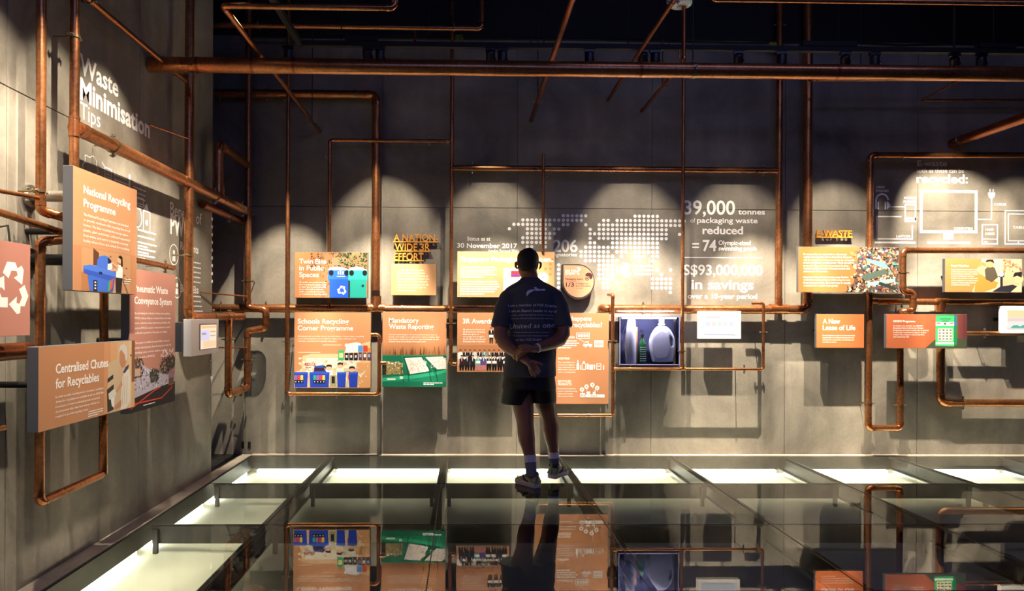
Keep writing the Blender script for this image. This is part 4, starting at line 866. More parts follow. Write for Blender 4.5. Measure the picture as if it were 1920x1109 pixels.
c.rect(X_(34),Y_(214),X_(41),Y_(236),'15161c'); 
for i in range(3): c.rect(X_(36),Y_(217+i*6),X_(39),Y_(220+i*6),'f0f0f0')
c.poly(pp([(62,214),(66,211),(64,234),(60,236)]), '30a870'); c.poly(pp([(66,211),(71,207),(69,228),(64,234)]), 'd85050'); c.rect(X_(44),Y_(196),X_(50),Y_(201),'182858')
c.poly(pp([(76,236),(75,204),(89,204),(87,236)]), '1c1a20'); c.poly(pp([(76,204),(77,182),(80,176),(88,177),(90,186),(89,204)]), 'f0eeea'); c.poly(pp([(79,186),(66,174),(68,171),(82,180)]), 'd8a484'); c.poly(pp([(79,190),(66,192),(64,189),(80,184)]), 'd8a484')
c.circ(X_(83),Y_(166),X_(4.6),'e0b090',12,Y_(7.5)); c.poly(pp([(80,160),(84,155),(89,158),(90,178),(86,180),(86,164)]), '1c1614')
c.greek(X_(93), Y_(206), X_(16), Y_(1.6), 3, Y_(5)); c.done(r)
for zz, mm, q_ in ((378, ZINC, 0), (492, MATS['standoff_black'], 1)):
    q = PX(97, zz, -1.97); f_ = smooth_by_angle(MB().sweep([(XW+.001, 3.17, q.z), (XW+.014, 3.17, q.z)], .052, 20).sweep([(XW+.014,3.17,q.z),(-1.795,3.17,q.z)], .026, 16).obj('mounting_arm', mm, r))
    for k in range(4): MB().sweep([(XW+.014, 3.17+math.cos(k*PI/2+.7)*.04, q.z+math.sin(k*PI/2+.7)*.04), (XW+.022, 3.17+math.cos(k*PI/2+.7)*.04, q.z+math.sin(k*PI/2+.7)*.04)], .006, 8).obj('bolt', ZINC, f_)
# centralised chutes
r, c, w_, h = left_panel('wide orange panel headed Centralised Chutes for Recyclables, with a man at a chute', -1.68, 72, 651, 253, 812)
sx, sy = w_/180, h/100
c.text('Centralised Chutes', X_(26), Y_(34), X_(94), Y_(11.5), .02); c.text('for Recyclables', X_(26), Y_(52), X_(76), Y_(11.5), .02)
for i, st in enumerate(('In order to make recycling more convenient, centralised', 'chutes for recyclables are available in all new HDB flats.', 'Developers of new non-landed private residential', 'developments taller than four storeys will also be', 'required to provide recycling chutes.')): c.text(st, X_(26), Y_(64+i*6.0), X_([84,86,77,77,56][i]), Y_(3), .008, res=1)
c.greek(X_(82), Y_(91), X_(32), Y_(1.2), 3, Y_(3))
c.grad(X_(112), Y_(.5), X_(179.5), Y_(99.5), 'cf9468', 'e2c49c', 5, False); c.poly(pp([(120,30),(150,22),(150,99),(118,99)]), 'cdb492'); c.rect(X_(172),Y_(.5),X_(179.6),Y_(62),'8a5a38'); c.rect(X_(172),Y_(62),X_(179.6),Y_(99.5),'d8b080')
c.poly(pp([(119,51),(131,46),(131,52),(119,57)]), '2a2626'); c.poly(pp([(118,66),(132,60),(132,96),(119,98)]), '35302c'); c.poly(pp([(121,72),(134,66),(138,74),(132,82),(122,80)]), 'dcd8cc'); c.poly(pp([(126,80),(134,78),(133,94),(128,90)]), 'e8e4dc')
c.poly(pp([(147,99),(148,80),(151,52),(160,40),(166,42),(170,56),(169,90),(160,99)]), 'e6ddcf'); c.poly(pp([(152,46),(158,38),(166,35),(164,41),(156,47)]), '35406c'); c.poly(pp([(151,64),(139,74),(137,70),(150,56)]), 'c89878'); c.poly(pp([(149,84),(133,92),(135,97),(148,95)]), 'c08868')
for x in (153, 157, 162): c.line([(X_(x),Y_(52)),(X_(x-2),Y_(92))], .002, '5c4a50')
c.circ(X_(152),Y_(24),X_(8),'c48a68',14,Y_(15)); c.poly(pp([(142,16),(146,6),(154,4),(161,10),(162,24),(158,30),(156,20),(148,12)]), 'd8d4cc'); c.circ(X_(170),Y_(22),X_(1.5),'382c28',8)
c.done(r)
# pneumatic
r, c, w_, h = left_panel('tall pink panel headed Pneumatic Waste Conveyance System, with tower blocks', -1.75, 243, 503, 329, 777, col=PINK)
sx, sy = w_/86, h/260
c.text('Pneumatic Waste', X_(8), Y_(41), X_(62), Y_(13), .02); c.text('Conveyance System', X_(8), Y_(63), X_(70), Y_(13), .02)
for i, st in enumerate(('By automating the collection of waste and recyclables,', 'PWCS reduces reliance on manual labour and makes', 'waste collection cleaner and more productive. Air', 'suction (PWCS) is used to convey waste to a central', 'collection point for the area or estate.')): c.text(st, X_(9), Y_(82+i*9), X_([66,68,66,66,60][i]), Y_(4), .008, res=1)
for i, st in enumerate(('The system is available in several HDB towns and', 'private developments. New developments with 500', 'dwelling units or more will be required', 'to provide a PWCS.')): c.text(st, X_(9), Y_(136+i*9), X_([64,68,60,36][i]), Y_(4), .008, res=1)
c.rect(X_(.3), Y_(205), X_(85.7), Y_(259.5), '17151a'); c.poly(pp([(.3,180),(20,172),(30,182),(50,196),(85.7,205),(85.7,228),(.3,246)]), 'b8b0c0')
foliage(c, X_(1), Y_(184), X_(85), Y_(224), 260, ['e8e4ee','8a8494','c8c2d0','4a4654','6c6878'], .009, None)
for cx_, cy_, rr in ((12,180,13),(44,200,9),(66,184,12),(76,178,10)):
    foliage(c, X_(cx_-rr), Y_(cy_-rr*1.6), X_(cx_+rr), Y_(cy_+rr*1.4), 170, ['1c2018','2c3228','3c4438','14160f'], .012, lambda x, y: ((x-X_(cx_))/X_(rr))**2+((y-Y_(cy_))/Y_(rr*1.5))**2 < 1)
foliage(c, X_(56), Y_(150), X_(85), Y_(166), 40, ['e8d8d8','d8a898','f0e0e0'], .012)
c.poly(pp([(.3,236),(50,224),(85.7,219),(85.7,259.5),(.3,259.5)]), '141216')
c.line([(X_(2),Y_(252)),(X_(44),Y_(228)),(X_(56),Y_(224))], .007, 'd83c30'); c.line([(X_(2),Y_(244)),(X_(58),Y_(246)),(X_(79),Y_(230)),(X_(79),Y_(205))], .007, 'd83c30')
c.rect(X_(8),Y_(180),X_(19),Y_(196),'c8543c'); c.rect(X_(9),Y_(181.5),X_(18),Y_(194.5),'b8a898'); c.rect(X_(72),Y_(196),X_(83),Y_(208),'c8543c'); c.rect(X_(73),Y_(197.5),X_(82),Y_(206.5),'7888a0'); c.rect(X_(72),Y_(209),X_(83),Y_(224),'c8543c'); c.rect(X_(73),Y_(210.5),X_(82),Y_(222.5),'4a5a50')
c.greek(X_(24), Y_(252), X_(22), Y_(1.6), 1, 1, last=1); c.done(r)
# recycling symbol panel at the left edge
r, c, w_, h = left_panel('pink panel with a big white recycling symbol at the left edge', -1.75, -60, 440, 57, 634, col=PINK)
h2 = h; q = PX(22, 541, -1.75); yy = q.y - c.O.y; zz = c.O.z - q.z
recycle(c, yy, zz, .115)
c.done(r)
MB().sweep([(-1.79, 2.74, c.O.z-.01), (-1.80, 2.74, c.O.z+.07), (-1.88, 2.80, c.O.z+.07)], .004, 6).obj('hanger_bracket', STEEL, r)
# small screen on the left wall
r, c, w_, h = left_panel('small white-framed screen on a dark box, near the corner of the left wall', -1.70, 359, 599, 410, 669, th=.05, col=None, cat='display screen', name='display_screen', edge=WHITEP, so=False)
bx = r.location; y0, y1 = c.O.y, c.O.y+w_
bevel(MB().box((-1.84, y0-.03, c.O.z-h+.03), (-1.75, y1-.06, c.O.z-.02)).obj('rear_box', mat('box_grey','3a3c44',.5), r), .002, 1)
MB().sweep([(-1.84,(y0+y1)/2,c.O.z-h/2),(XW,(y0+y1)/2,c.O.z-h/2)], .02, 12).obj('standoff', MATS['standoff_black'], r)
MB().box((-1.7005, y0+w_*.27, c.O.z-h*.86), (-1.6985, y0+w_*.92, c.O.z-h*.13)).obj('screen_frame', mat('frame_dark','2c2c34',.3), r)
s = Canvas(Vector((-1.698, c.O.y, c.O.z)), (0,1,0), (1,0,0), 1.0)
s.rect(w_*.30, h*.16, w_*.90, h*.84, 'e6dcc8', .0006); s.rect(w_*.32, h*.30, w_*.62, h*.60, 'c8ccec', .0009); s.rect(w_*.34, h*.38, w_*.5, h*.44, '8890b0', .0011); s.rect(w_*.65,h*.34,w_*.86,h*.38,'d8a060',.0011); s.rect(w_*.65,h*.46,w_*.86,h*.49,'b0a890',.0011); s.rect(w_*.40,h*.62,w_*.88,h*.80,'e8c8a0',.0009); s.rect(w_*.33,h*.19,w_*.88,h*.26,'e8b880',.0009)
s.m.obj('screen', SCREEN, r)

# ------------------------------------------------------------------ glass case with packaging
YC = 6.0
a, b = P(1163, 595, YC), P(1273, 684, YC); cx0, cx1, cz0, cz1 = a.x, b.x, b.z, a.z
root = tag(empty('display_case', ((cx0+cx1)/2, YC, cz0)), 'clear square display case holding a white jug and bottles, right of the tall panel', 'display case')
m = MB().box((cx0, YC, cz0), (cx1, YC+.004, cz1)); m.obj('front_pane', CLEAR, root)
MB().box((cx0-.004, YC, cz0), (cx0, YC+.16, cz1)).obj('side_pane', CLEAR, root); MB().box((cx1, YC, cz0), (cx1+.004, YC+.16, cz1)).obj('side_pane', CLEAR, root)
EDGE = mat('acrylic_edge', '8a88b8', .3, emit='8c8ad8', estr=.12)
for (p_, q_) in (((cx0-.006,YC-.003,cz0-.005),(cx1+.006,YC+.005,cz0+.002)), ((cx0-.006,YC-.003,cz1-.002),(cx1+.006,YC+.005,cz1+.005)), ((cx0-.006,YC-.003,cz0),(cx0+.001,YC+.005,cz1)), ((cx1-.001,YC-.003,cz0),(cx1+.006,YC+.005,cz1))):
    MB().box(p_, q_).obj('edge_strip', EDGE, root)
MB().box((cx0-.004, YC+.006, cz0-.02), (cx1+.004, YC+.16, cz0-.004)).obj('shelf', mat('case_shelf','4a4a60',.3), root)
MB().box((cx0, YC+.16, cz0-.004), (cx1, YC+.165, cz1)).obj('back_board', mat('case_navy','1a1e48',.6, noise=.5, nscale=9), root)
MB().box((cx0+.2*(cx1-cx0), YC+.165, cz0+.1), (cx0+.3*(cx1-cx0), WALL_Y, cz0+.13)).obj('standoff', MATS['standoff_black'], root)
MB().box((cx0+.7*(cx1-cx0), YC+.165, cz0+.1), (cx0+.8*(cx1-cx0), WALL_Y, cz0+.13)).obj('standoff', MATS['standoff_black'], root)
cl = MB().box((cx0+.02, YC+.008, cz1-.012), (cx1-.02, YC+.03, cz1-.004)).obj('case_lamp', mat('case_lamp','ffffff',.5,emit='e8e6fa',estr=110), root)
zb = cz0-.003
def outline_solid(name, outer, holes, th, bev, Y, m, parent, res=1):
    cu = bpy.data.curves.new(name, 'CURVE'); cu.dimensions = '2D'; cu.fill_mode = 'BOTH'; cu.extrude = th/2-bev; cu.bevel_depth = bev; cu.bevel_resolution = 3; cu.offset = -bev
    for pl in [outer]+holes:
        sp = cu.splines.new('POLY'); sp.points.add(len(pl)-1); sp.use_cyclic_u = True
        for i, (x, z) in enumerate(pl): sp.points[i].co = (x, z, 0, 1)
    ob = bpy.data.objects.new(name, cu); me = bpy.data.meshes.new_from_object(ob); bpy.data.objects.remove(ob); bpy.data.curves.remove(cu)
    mb = MB(); mb.add([(v.co.x, Y-v.co.z, v.co.y) for v in me.vertices], [tuple(p.vertices) for p in me.polygons]); bpy.data.meshes.remove(me)
    return smooth_by_angle(mb.obj(name, m, parent), 50)
def px2(x, y): q = P(x, y, YC+.07); return (q.x, q.z)
def smooth_loop(pts, n=5):
    out = []; k = len(pts)
    for i in range(k):
        p0, p1, p2, p3 = pts[i-1], pts[i], pts[(i+1)%k], pts[(i+2)%k]
        for j in range(n):
            t = j/n; out.append(tuple(.5*((2*p1[a])+(-p0[a]+p2[a])*t+(2*p0[a]-5*p1[a]+4*p2[a]-p3[a])*t*t+(-p0[a]+3*p1[a]-3*p2[a]+p3[a])*t**3) for a in (0,1)))
    return out
dz = zb - px2(0, 681.3)[1]
jug = tag(empty('detergent_jug', (px2(1243,0)[0], YC+.07, zb)), 'big white plastic jug with a side handle inside the clear case', 'jug')
JW = mat('jug_white', 'e9e7ee', .35); sh = lambda L: [(x, z+dz) for x, z in [px2(*p) for p in L]]
outer = smooth_loop(sh([(1235,614),(1249,615),(1258,624),(1264,638),(1265,655),(1261,676),(1257,680.5),(1228,681),(1223,677),(1218,650),(1220,634),(1227,621)]), 4)
hole = smooth_loop(sh([(1255,634),(1259.5,639),(1260,649),(1257,651),(1254.5,645)]), 3)
outline_solid('jug_body', outer, [hole[::-1]], .07, .016, YC+.075, JW, jug)
lab = smooth_loop(sh([(1240,623),(1250,630),(1254,645),(1252,664),(1244,673),(1229,672),(1221,655),(1224,638),(1231,627)]), 4)
outline_solid('jug_label', lab, [], .004, .0015, YC+.0385, mat('jug_label','dcd9e4',.5), jug)
q = px2(1240.5, 606); q = (q[0], q[1]+dz)
smooth_by_angle(MB().loft([(q[0],YC+.075,q[1]-.045,.026,.026),(q[0],YC+.075,q[1]-.028,.024,.024),(q[0],YC+.075,q[1]-.026,.031,.031),(q[0],YC+.075,q[1]-.018,.031,.031),(q[0],YC+.075,q[1]-.016,.022,.022),(q[0],YC+.075,q[1]+.018,.024,.024),(q[0],YC+.075,q[1]+.022,.022,.022)], 20).obj('screw_cap', JW, jug), 40)
gx = px2(1209, 0)[0]; gb = tag(empty('green_bottle', (gx, YC+.10, zb)), 'dark green bottle with a black pump top inside the clear case', 'bottle')
smooth_by_angle(MB().loft([(gx,YC+.10,zb,.030,.030),(gx,YC+.10,zb+.01,.034,.034),(gx,YC+.10,zb+.17,.034,.034),(gx,YC+.10,zb+.20,.026,.026),(gx,YC+.10,zb+.225,.012,.012),(gx,YC+.10,zb+.24,.012,.012)], 20).obj('bottle_body', mat('bottle_green','1d5c2c',.15,coat=.5), gb), 50)
smooth_by_angle(MB().loft([(gx,YC+.10,zb+.238,.016,.016),(gx,YC+.10,zb+.26,.016,.016),(gx,YC+.10,zb+.262,.006,.006),(gx,YC+.10,zb+.30,.006,.006)], 14).box((gx-.02,YC+.094,zb+.292),(gx+.008,YC+.106,zb+.302)).obj('pump_top', mat('pump_black','121316',.3), gb), 40)
dots = MB()
for i in range(6):
    for j in range(7):
        an = -PI/2+(i-2.2)*.32; dots.sweep([(gx+math.cos(an)*.0335,YC+.10+math.sin(an)*.0335,zb+.03+j*.02),(gx+math.cos(an)*.035,YC+.10+math.sin(an)*.035,zb+.03+j*.02)], .0042, 6)
o = dots.obj('label_dots', WHITE, gb); o['kind'] = 'stuff'
wx = px2(1186, 0)[0]; wbt = tag(empty('white_bottle', (wx, YC+.07, zb)), 'tall white tapering bottle at the left inside the clear case', 'bottle')
smooth_by_angle(MB().loft([(wx,YC+.07,zb,.040,.036),(wx,YC+.07,zb+.02,.045,.040),(wx-.006,YC+.07,zb+.16,.052,.045),(wx-.002,YC+.07,zb+.28,.044,.040),(wx+.004,YC+.07,zb+.38,.036,.034),(wx+.004,YC+.07,zb+.40,.030,.030)], 24).obj('bottle_body', JW, wbt), 50)
smooth_by_angle(MB().loft([(wx+.004,YC+.07,zb+.396,.024,.024),(wx+.004,YC+.07,zb+.408,.024,.024)], 16).obj('screw_cap', JW, wbt), 50)
kx = px2(1194, 0)[0]; cb = tag(bevel(MB().box((kx-.01, YC+.125, zb), (kx+.035, YC+.155, zb+.33)).obj('drink_carton', mat('carton_tan','b8805c',.6)), .002), 'slim tan carton behind the white bottle in the clear case', 'carton')
hx = px2(1171, 0)[0]; m = MB().sweep([(hx+.03, YC+.10, zb+.34),(hx+.004, YC+.10, zb+.27),(hx-.004, YC+.10, zb+.17),(hx+.01, YC+.10, zb+.07),(hx+.035, YC+.10, zb+.006)], .0022, 6)
tag(m.obj('wire_hanger', mat('wire_blue','5c6c9c',.3,.6)), 'thin curved wire at the left end inside the clear case', 'wire')

# ------------------------------------------------------------------ the visitor
SKIN = mat('skin_brown', '8a5a44', .5, noise=.12, nscale=14)
man = tag(empty('person', (.56, 5.12, 0)), 'person in navy T-shirt and black shorts seen from behind, hands clasped at the back', 'person')
def M(u, v, Y): return P(u, v, Y)
def remesh(mb, name, m, size, parent, it=4):
    me = bpy.data.meshes.new(name); me.from_pydata(mb.v, [], mb.f)
    bm = bmesh.new(); bm.from_mesh(me); bmesh.ops.recalc_face_normals(bm, faces=bm.faces); bm.to_mesh(me); bm.free()
    ob = bpy.data.objects.new(name, me); COL.objects.link(ob)
    r = ob.modifiers.new('r', 'REMESH'); r.mode = 'VOXEL'; r.voxel_size = size; r.use_smooth_shade = True
    if it: s = ob.modifiers.new('s', 'SMOOTH'); s.iterations = it; s.factor = .5
    dg = bpy.context.evaluated_depsgraph_get(); dg.update()
    me2 = bpy.data.meshes.new_from_object(ob.evaluated_get(dg)); bpy.data.objects.remove(ob); bpy.data.meshes.remove(me)
    me2.name = name; me2.materials.clear(); me2.materials.append(m); me2.shade_smooth()
    o = bpy.data.objects.new(name, me2); COL.objects.link(o)
    if parent: o.parent = parent; o.matrix_parent_inverse = Matrix.Translation(-Vector(parent_loc(parent)))
    return o
YB = 5.15
def ring(u, v, hw, ry, dy=0):      # centre pixel, half width in pixels
    p = M(u, v, YB); return (p.x, YB+dy, p.z, hw*YB/F, ry)
B = MB()
# torso, neck
B.loft([ring(992,722,44,.13), ring(993,700,44,.145,-.01), ring(995,670,44,.15,.0), ring(997,640,45,.15,.01), ring(998,605,46,.14,.015), ring(998,575,47,.13,.01), ring(997,555,44,.115,.0), ring(996,541,32,.09,.0), ring(995,531,20,.07,.01), ring(994,520,15.5,.062,.02), ring(992,505,15,.062,.03), ring(991,494,14,.06,.035)], 28)
# skull and face
B.loft([ring(991,527,6,.03,.075), ring(990.5,522,11,.055,.055), ring(990,515,15,.075,.045), ring(990,507,17.5,.088,.035), ring(990,498,19,.096,.022), ring(990,488,19.6,.101,.012), ring(990,479,18.2,.096,.01), ring(990,472,13.5,.075,.008), ring(990,468.6,6.5,.04,.006)], 28)
hx, hz = M(990,497,YB).x, M(990,497,YB).z; HY = YB+.022
B.caps([(hx,HY+.09,hz+.02),(hx,HY+.105,hz+.0),(hx,HY+.122,hz-.022)], [.010,.012,.015], 10)      # nose
B.caps([(hx-.02,HY+.094,hz+.026),(hx-.045,HY+.085,hz+.026)], [.009,.007], 8); B.caps([(hx+.02,HY+.094,hz+.026),(hx+.045,HY+.085,hz+.026)], [.009,.007], 8)   # brow
B.caps([(hx-.022,HY+.094,hz-.047),(hx,HY+.101,hz-.048),(hx+.022,HY+.094,hz-.047)], [.005,.007,.005], 8)  # lips
B.caps([(hx-.012,HY+.09,hz-.083),(hx+.012,HY+.09,hz-.083)], [.015,.015], 8)      # chin
for sg, dx in ((-1, -.084), (1, .088)):   # ears
    B.caps([(hx+dx,HY-.004,hz+.024),(hx+dx+sg*.010,HY-.016,hz+.012),(hx+dx+sg*.008,HY-.014,hz-.012),(hx+dx,HY-.002,hz-.028)], [.007,.010,.009,.006], 10)
# legs
def leg(pts): B.caps([M(u, v, Y) for u, v, Y, r in pts], [r for *_, r in pts], 18)
leg([(972,715,5.15,.095),(976,735,5.14,.092),(981,762,5.11,.079),(984,785,5.09,.067),(985,797,5.08,.062),(986,812,5.065,.064),(988,826,5.055,.062),(991,842,5.04,.050),(994,858,5.02,.041),(996,875,5.0,.036),(997,890,4.99,.036)])
leg([(1015,715,5.17,.095),(1019,735,5.19,.092),(1024,760,5.22,.079),(1029,780,5.25,.067),(1031,792,5.26,.063),(1033,806,5.27,.065),(1035,820,5.29,.061),(1037,834,5.31,.050),(1038,848,5.33,.041),(1038.5,862,5.34,.036),(1039,875,5.34,.036)])
# arms
AL = [(955,562,5.14,.066),(946,580,5.12,.062),(940,605,5.09,.056),(938,628,5.06,.052),(945,643,5.03,.050),(957,655,4.98,.044),(969,663,4.94,.037),(979,670,4.91,.031),(986,676,4.90,.029)]
AR = [(1039,562,5.14,.066),(1048,580,5.12,.062),(1054,605,5.09,.056),(1056,626,5.06,.052),(1049,638,5.03,.050),(1036,644,4.98,.044),(1021,649,4.93,.037),(1008,653,4.885,.030),(1001,655,4.87,.028)]
for A in (AL, AR): B.caps([M(u, v, Y) for u, v, Y, r in A], [r for *_, r in A], 18)
# left hand: open palm towards the viewer, fingers down to the right
def T(u, v, Y): return M(u, v, Y)
B.caps([T(987,677,4.895),T(993,683,4.885),T(998,689,4.88)], [(.030,.020),(.042,.019),(.043,.017)], 16)
FL = [([(1001,683.5),(1006,688),(1010,693),(1012.5,697)], [4.88,4.865,4.855,4.85]), ([(999.5,687),(1004,692.5),(1008,698),(1010,702.5)], [4.878,4.86,4.847,4.842]),
      ([(996.5,690),(1000,696),(1003,702),(1004,706.5)], [4.878,4.86,4.848,4.843]), ([(992.5,691),(994.5,697),(997,702),(998.5,705.5)], [4.88,4.865,4.855,4.85])]
for pl, ys in FL: B.caps([T(u, v, Y) for (u, v), Y in zip(pl, ys)], [.0105,.0098,.0088,.0078], 10)
B.caps([T(992,678,4.88),T(1001,679,4.868),T(1009,681,4.862),T(1016,684,4.858)], [.017,.014,.011,.009], 10)
# right hand: holds the left wrist from above, back of the hand towards the viewer
B.caps([T(1001,655.5,4.868),T(993,656.5,4.852),T(984,658,4.850)], [(.026,.018),(.036,.017),(.038,.016)], 16)
for k, (dv, ln) in enumerate(((-6,0),(-1.5,2),(3,1.5),(7,-1))):
    B.caps([T(984,658+dv,4.848),T(977-ln,660+dv*1.05,4.852),T(971-ln,665+dv,4.868),T(969-ln*.5,671+dv*.9,4.895)], [.0105,.0100,.0092,.0080], 10)
B.caps([T(997,651,4.86),T(988,648.5,4.853),T(980,648,4.862),T(973,650,4.876)], [.015,.013,.011,.009], 10)
body = remesh(B, 'body', SKIN, .0052, man, 3)
# eyes
for sg in (-1, 1):
    e = smooth_by_angle(MB().loft([(hx+sg*.031,HY+.083,hz+.010-.011,.003,.003),(hx+sg*.031,HY+.083,hz+.010-.006,.010,.010),(hx+sg*.031,HY+.083,hz+.010,.0125,.0125),(hx+sg*.031,HY+.083,hz+.010+.006,.010,.010),(hx+sg*.031,HY+.083,hz+.021,.003,.003)], 12).obj('eye', mat('eye_white','e8e2da',.2), man), 80)
# hair: short cropped cap
H = MB().loft([ring(990,509,13.5,.060,-.028), ring(990,503,18.6,.086,-.008), ring(990,496,19.7,.094,.000), ring(990,487,20.8,.101,.004), ring(990,478,19.4,.100,.008), ring(990,471,14.6,.080,.006), ring(990,466.6,7.2,.043,.004)], 28)
hair = remesh(H, 'hair', mat('hair_black','16110f',.7,bump=.6,nscale=140), .006, man, 2)
bald = smooth_by_angle(MB().loft([ring(992,467.6,7.5,.038,-.02), ring(992,465.9,4.6,.024,-.02), ring(992,465.5,1.5,.008,-.02)], 18).obj('bald_spot', mat('scalp','7c5443',.45), man), 60); bald['label'] = 'thin-haired spot on the crown'
# T-shirt
NAVY = mat('navy_cotton', '40434f', .85, noise=.15, nscale=20, bump=.15)
S = MB().loft([ring(992.5,706,50,.170,-.005), ring(992.5,702,50,.172,-.005), ring(994,680,48,.170,.0), ring(996,655,47.5,.168,.005), ring(997,625,47.5,.162,.01), ring(998,600,48.5,.155,.01), ring(998,578,50,.148,.005), ring(997.5,560,48.5,.135,.0), ring(997,551,54,.122,.0), ring(996.5,545,51,.112,.0), ring(996,540,46,.102,.0), ring(995.5,534.5,37,.092,.004), ring(995,529.5,27,.082,.010), ring(994.5,524.5,19.5,.074,.015), ring(994,520.5,16.5,.070,.018)], 36)
for A, sg in ((AL, -1), (AR, 1)):
    S.caps([M(u, v, Y) for u, v, Y, r in A[:3]], [r+.014 for *_, r in A[:3]], 20)
    u, v, Y, r = A[2]; S.sweep([M(u,v-4,Y+.004), M(u-sg*-.8, v+9, Y-.004)], [.071,.078], 20)
for i in range(9):      # soft folds
    z_ = R.uniform(585, 695); u_ = R.choice([R.uniform(955,975), R.uniform(1018,1035)])
    S.caps([M(u_, z_, 5.02), M(u_+R.uniform(-12,12), z_+R.uniform(6,16), 5.02)], [.010,.006], 8)
shirt = remesh(S, 't_shirt', NAVY, .0075, man, 5)
# shorts
SH = MB().loft([ring(991,752,51,.155,-.01), ring(991,748,51.5,.158,-.01), ring(991,730,51.5,.160,-.01), ring(992,712,50,.158,-.005), ring(992.5,699,47.5,.155,-.005)], 32)
cut = MB()
SH = MB().loft([ring(991.5,728,51,.160,-.01), ring(992,712,49,.158,-.005), ring(992.5,699,46.5,.155,-.005)], 32)
SH.loft([ring(964,757,25,.118,-.01), ring(965,750,25.5,.125,-.01), ring(968,735,26,.135,-.01), ring(971,716,25,.14,-.01)], 24)
SH.loft([ring(1019,756,24.5,.118,.02), ring(1019,750,25,.125,.02), ring(1017,735,26,.135,.01), ring(1014,716,25,.14,.0)], 24)
remesh(SH, 'shorts', mat('black_nylon','0c0c10',.6,noise=.3,nscale=25), .007, man, 3)
q = M(948,720,5.02); 
# socks and shoes
for nm, (u0, v0, Y0), (u1, v1, Y1), (um, vm, Ym) in (('l', (993.5,855,5.025), (997,894,4.985), (994.8,868,5.01)), ('r', (1037.8,846,5.33), (1039,878,5.34), (1038.2,858,5.335))):
    a_, b_, mid = M(u0,v0,Y0), M(u1,v1,Y1), M(um,vm,Ym)
    smooth_by_angle(MB().sweep([mid, mid+(b_-mid)*.5, b_], [.0425,.040,.042], 20).obj('sock', mat('sock_grey','6a6c7c',.9), man))
    o = smooth_by_angle(MB().sweep([a_-(b_-a_)*.0, a_+(mid-a_)*.5, mid], [.046,.0445,.0435], 20).obj('sock_cuff', mat('sock_white','d6d2e2',.9), man)); o['label'] = 'white top band of the sock'
def shoe(heel, toe, side):
    heel, toe = Vector(heel), Vector(toe); d = (toe-heel); L = d.length+.02; d.normalize(); n = Vector((-d.y, d.x, 0)); o0 = heel-d*.012
    g = lambda x, y, z: tuple(o0+d*(x*L)+n*y+Vector((0,0,z+.003)))
    root = man
    prof = [(0,.030),(.06,.037),(.2,.038),(.4,.036),(.58,.044),(.74,.049),(.88,.042),(.96,.028),(1.0,.012)]
    def out(k, z, f=1.0): return [g(x*f+(1-f)*.5, w_*k*s_, z) for s_, seq in ((1, prof), (-1, prof[::-1])) for x, w_ in seq]
    m = MB(); n_ = len(out(1,0)); rings = [out(.94,0,.97), out(1.06,.010), out(1.08,.026), out(1.0,.034)]
    m.add([v for r_ in rings for v in r_], [(i*n_+j, i*n_+(j+1)%n_, (i+1)*n_+(j+1)%n_, (i+1)*n_+j) for i in range(3) for j in range(n_)]+[tuple(range(n_))[::-1], tuple(range(3*n_,4*n_))])
    sh_ = m.obj('shoe_sole', mat('sole_pale','cfc2c6',.6), man); smooth_by_angle(sh_, 60)
    U = MB()
    hts = [.085,.092,.088,.090,.078,.060,.048,.038,.030]
    cols = []
    for (x, w_), h_ in zip(prof, hts):
        rg = []
        for k in range(9):
            a_ = PI*k/8; rg.append(g(x, math.cos(a_)*w_*(.98 if k in (0,8) else .93), .030+math.sin(a_)**.7*(h_-.030)))
        cols.append(rg)
    U.add([v for r_ in cols for v in r_], [(i*9+j, i*9+j+1, (i+1)*9+j+1, (i+1)*9+j) for i in range(8) for j in range(8)]+[tuple(range(9)), tuple(range(72,81))[::-1]])
    up_ = U.obj('shoe_upper', mat('shoe_mesh','a8a692',.7,noise=.4,nscale=60), man); smooth_by_angle(up_, 60)
    gm = mat('shoe_green','7f9a3a',.5); dk = mat('shoe_dark','1e2022',.6)
    MB().caps([g(.0,0,.045), g(-.01,0,.075), g(.01,0,.105)], [(.016,.008),(.018,.008),(.014,.008)], 10).obj('heel_tab', gm, up_)
    for sg in (-1, 1):
        MB().caps([g(.05,sg*.036,.040), g(.16,sg*.037,.058), g(.30,sg*.030,.085)], [.008,.010,.007], 8).obj('side_stripe', gm, up_)
        MB().caps([g(.30,sg*.038,.040), g(.46,sg*.040,.052), g(.58,sg*.028,.074)], [.006,.008,.006], 8).obj('side_stripe', dk, up_)
        MB().caps([g(.62,sg*.046,.036), g(.74,sg*.044,.048), g(.82,sg*.030,.056)], [.005,.006,.005], 8).obj('side_stripe', gm, up_)
    for k in range(4): MB().caps([g(.40+k*.08,-.022,.086-k*.008), g(.42+k*.08,0,.096-k*.010), g(.40+k*.08,.022,.086-k*.008)], .0035, 6).obj('lace', mat('lace_lime','b8d048',.6), up_)
    smooth_by_angle(MB().sweep([g(.20,0,.085), g(.19,0,.100)], [.040,.042], 16).obj('shoe_collar', dk, up_))
def G(u, v): d = ray(u, v); return EYE + d*(-CH/d.z)
shoe(G(1006,916), G(971,905), -1); shoe(G(1035,898.5), G(1059,889), 1)
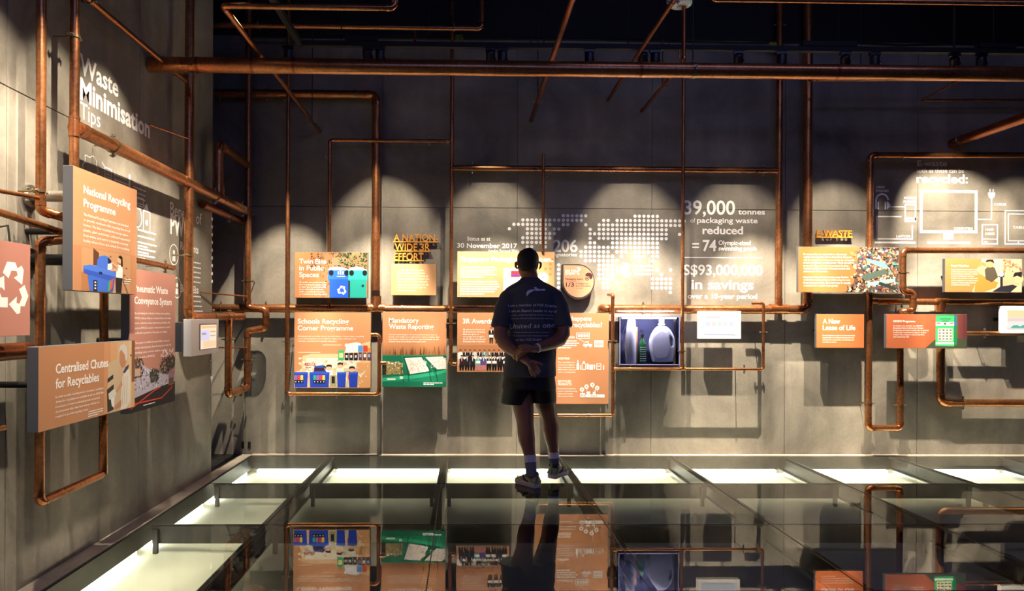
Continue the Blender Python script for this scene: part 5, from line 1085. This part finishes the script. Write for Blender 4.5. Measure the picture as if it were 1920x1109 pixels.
# wristband and bracelet
p_, q_ = M(1010,652.4,4.888), M(1005,654,4.878); d = (q_-p_).normalized()
smooth_by_angle(MB().sweep([p_, p_+d*.014], [(.0335,.0335)]*2, 20).obj('wristband', mat('band_white','e4e2ea',.5), man))
p_, q_ = M(968,663,4.945), M(980,671,4.91); d = (q_-p_).normalized(); n1 = d.orthogonal().normalized(); n2 = d.cross(n1)
br = MB()
for k in range(18): a_ = 2*PI*k/18; c_ = p_+d*.012+(n1*math.cos(a_)+n2*math.sin(a_))*.039; br.caps([c_-d*.004, c_+d*.004], .006, 8)
br.obj('bracelet', mat('bead_gold','b08a58',.3,.7), man)['label'] = 'gold bead bracelet'
# print on the back of the shirt, laid on the cloth
bv = BVHTree.FromPolygons([v.co.copy() for v in shirt.data.vertices], [tuple(p.vertices) for p in shirt.data.polygons])
tc = back_canvas(4.9, 996, 600)
def shirt_text(st, u, v, wd, h, bold, arch=0, slope=0, sp=1.0):
    vv, ff = text_geo(st, bold, 2, 0, sp); x0 = min(p[0] for p in vv); x1 = max(p[0] for p in vv); kx = wd/(x1-x0); ky = h/CAPH
    out = []
    for p in vv:
        x = u+(p[0]-x0)*kx+p[1]*ky*.16; t = (x-(u+wd/2))/(wd/2); y = v-p[1]*ky+arch*t*t+slope*t; d_ = ray(x, y)
        hit = bv.ray_cast(EYE+d_*4.5, d_, 2)
        out.append(tuple((hit[0] if hit[0] else EYE+d_*5)-d_.normalized()*.0035))
    return out, ff
TP = MB()
for st, u, v, wd, h, b_, ar, sl in (('I am a member of FGS Dolphin', 953, 574.5, 91, 4.6, .01, 2.2, .5), ('I am an Expert Leader in my id', 955, 585, 88, 4.6, .01, 1.5, .3), ('and to uphold my duty. be my best to serve,', 958, 592, 80, 2.6, .0, .8, 0), ('from my skills and activity the people under me,', 958, 598.3, 80, 2.6, .0, .8, 0), ('United as one.', 955, 615.5, 87, 9.0, .002, .3, -1.2),
    ('to change challenges with our skills, joy and passion', 962, 624.5, 70, 2.2, 0, 0, 0), ('of the FGS Dolph', 967, 639.5, 48, 4.4, .005, 0, -.4), ('to cooperate in this challenging world', 962, 631, 66, 2.2, 0, 0, 0)):
    vv, ff = shirt_text(st, u, v, wd, h, b_, ar, sl); TP.add(vv, ff)
tag(TP.obj('shirt_lettering', mat('shirt_ink','d4d6f2',.7), man), kind='stuff')
em = MB()
def emb(pts):
    vv = []
    for x, y in pts:
        d_ = ray(x, y); hit = bv.ray_cast(EYE+d_*4.5, d_, 2); vv.append(tuple((hit[0] if hit[0] else EYE+d_*5)-d_.normalized()*.004))
    em.add(vv, [tuple(range(len(pts)))])
emb([(988,556),(986.5,550),(989,546),(993.5,543.5),(999,542.8),(1003,544.5),(997,547.5),(992,550.5)]); emb([(1003,541),(1007,541),(1013,542.5),(1020,541.8),(1023.5,543.5),(1021,545.8),(1014,545),(1007,545.8),(1002,545)]); emb([(1001,541),(1002,538.5),(1006,538.8),(1007,541),(1004,542)])
em.obj('shirt_emblem', mat('shirt_emblem_ink','d4d6f4',.7), man)['label'] = 'pale bird-like emblem high on the back of the shirt'
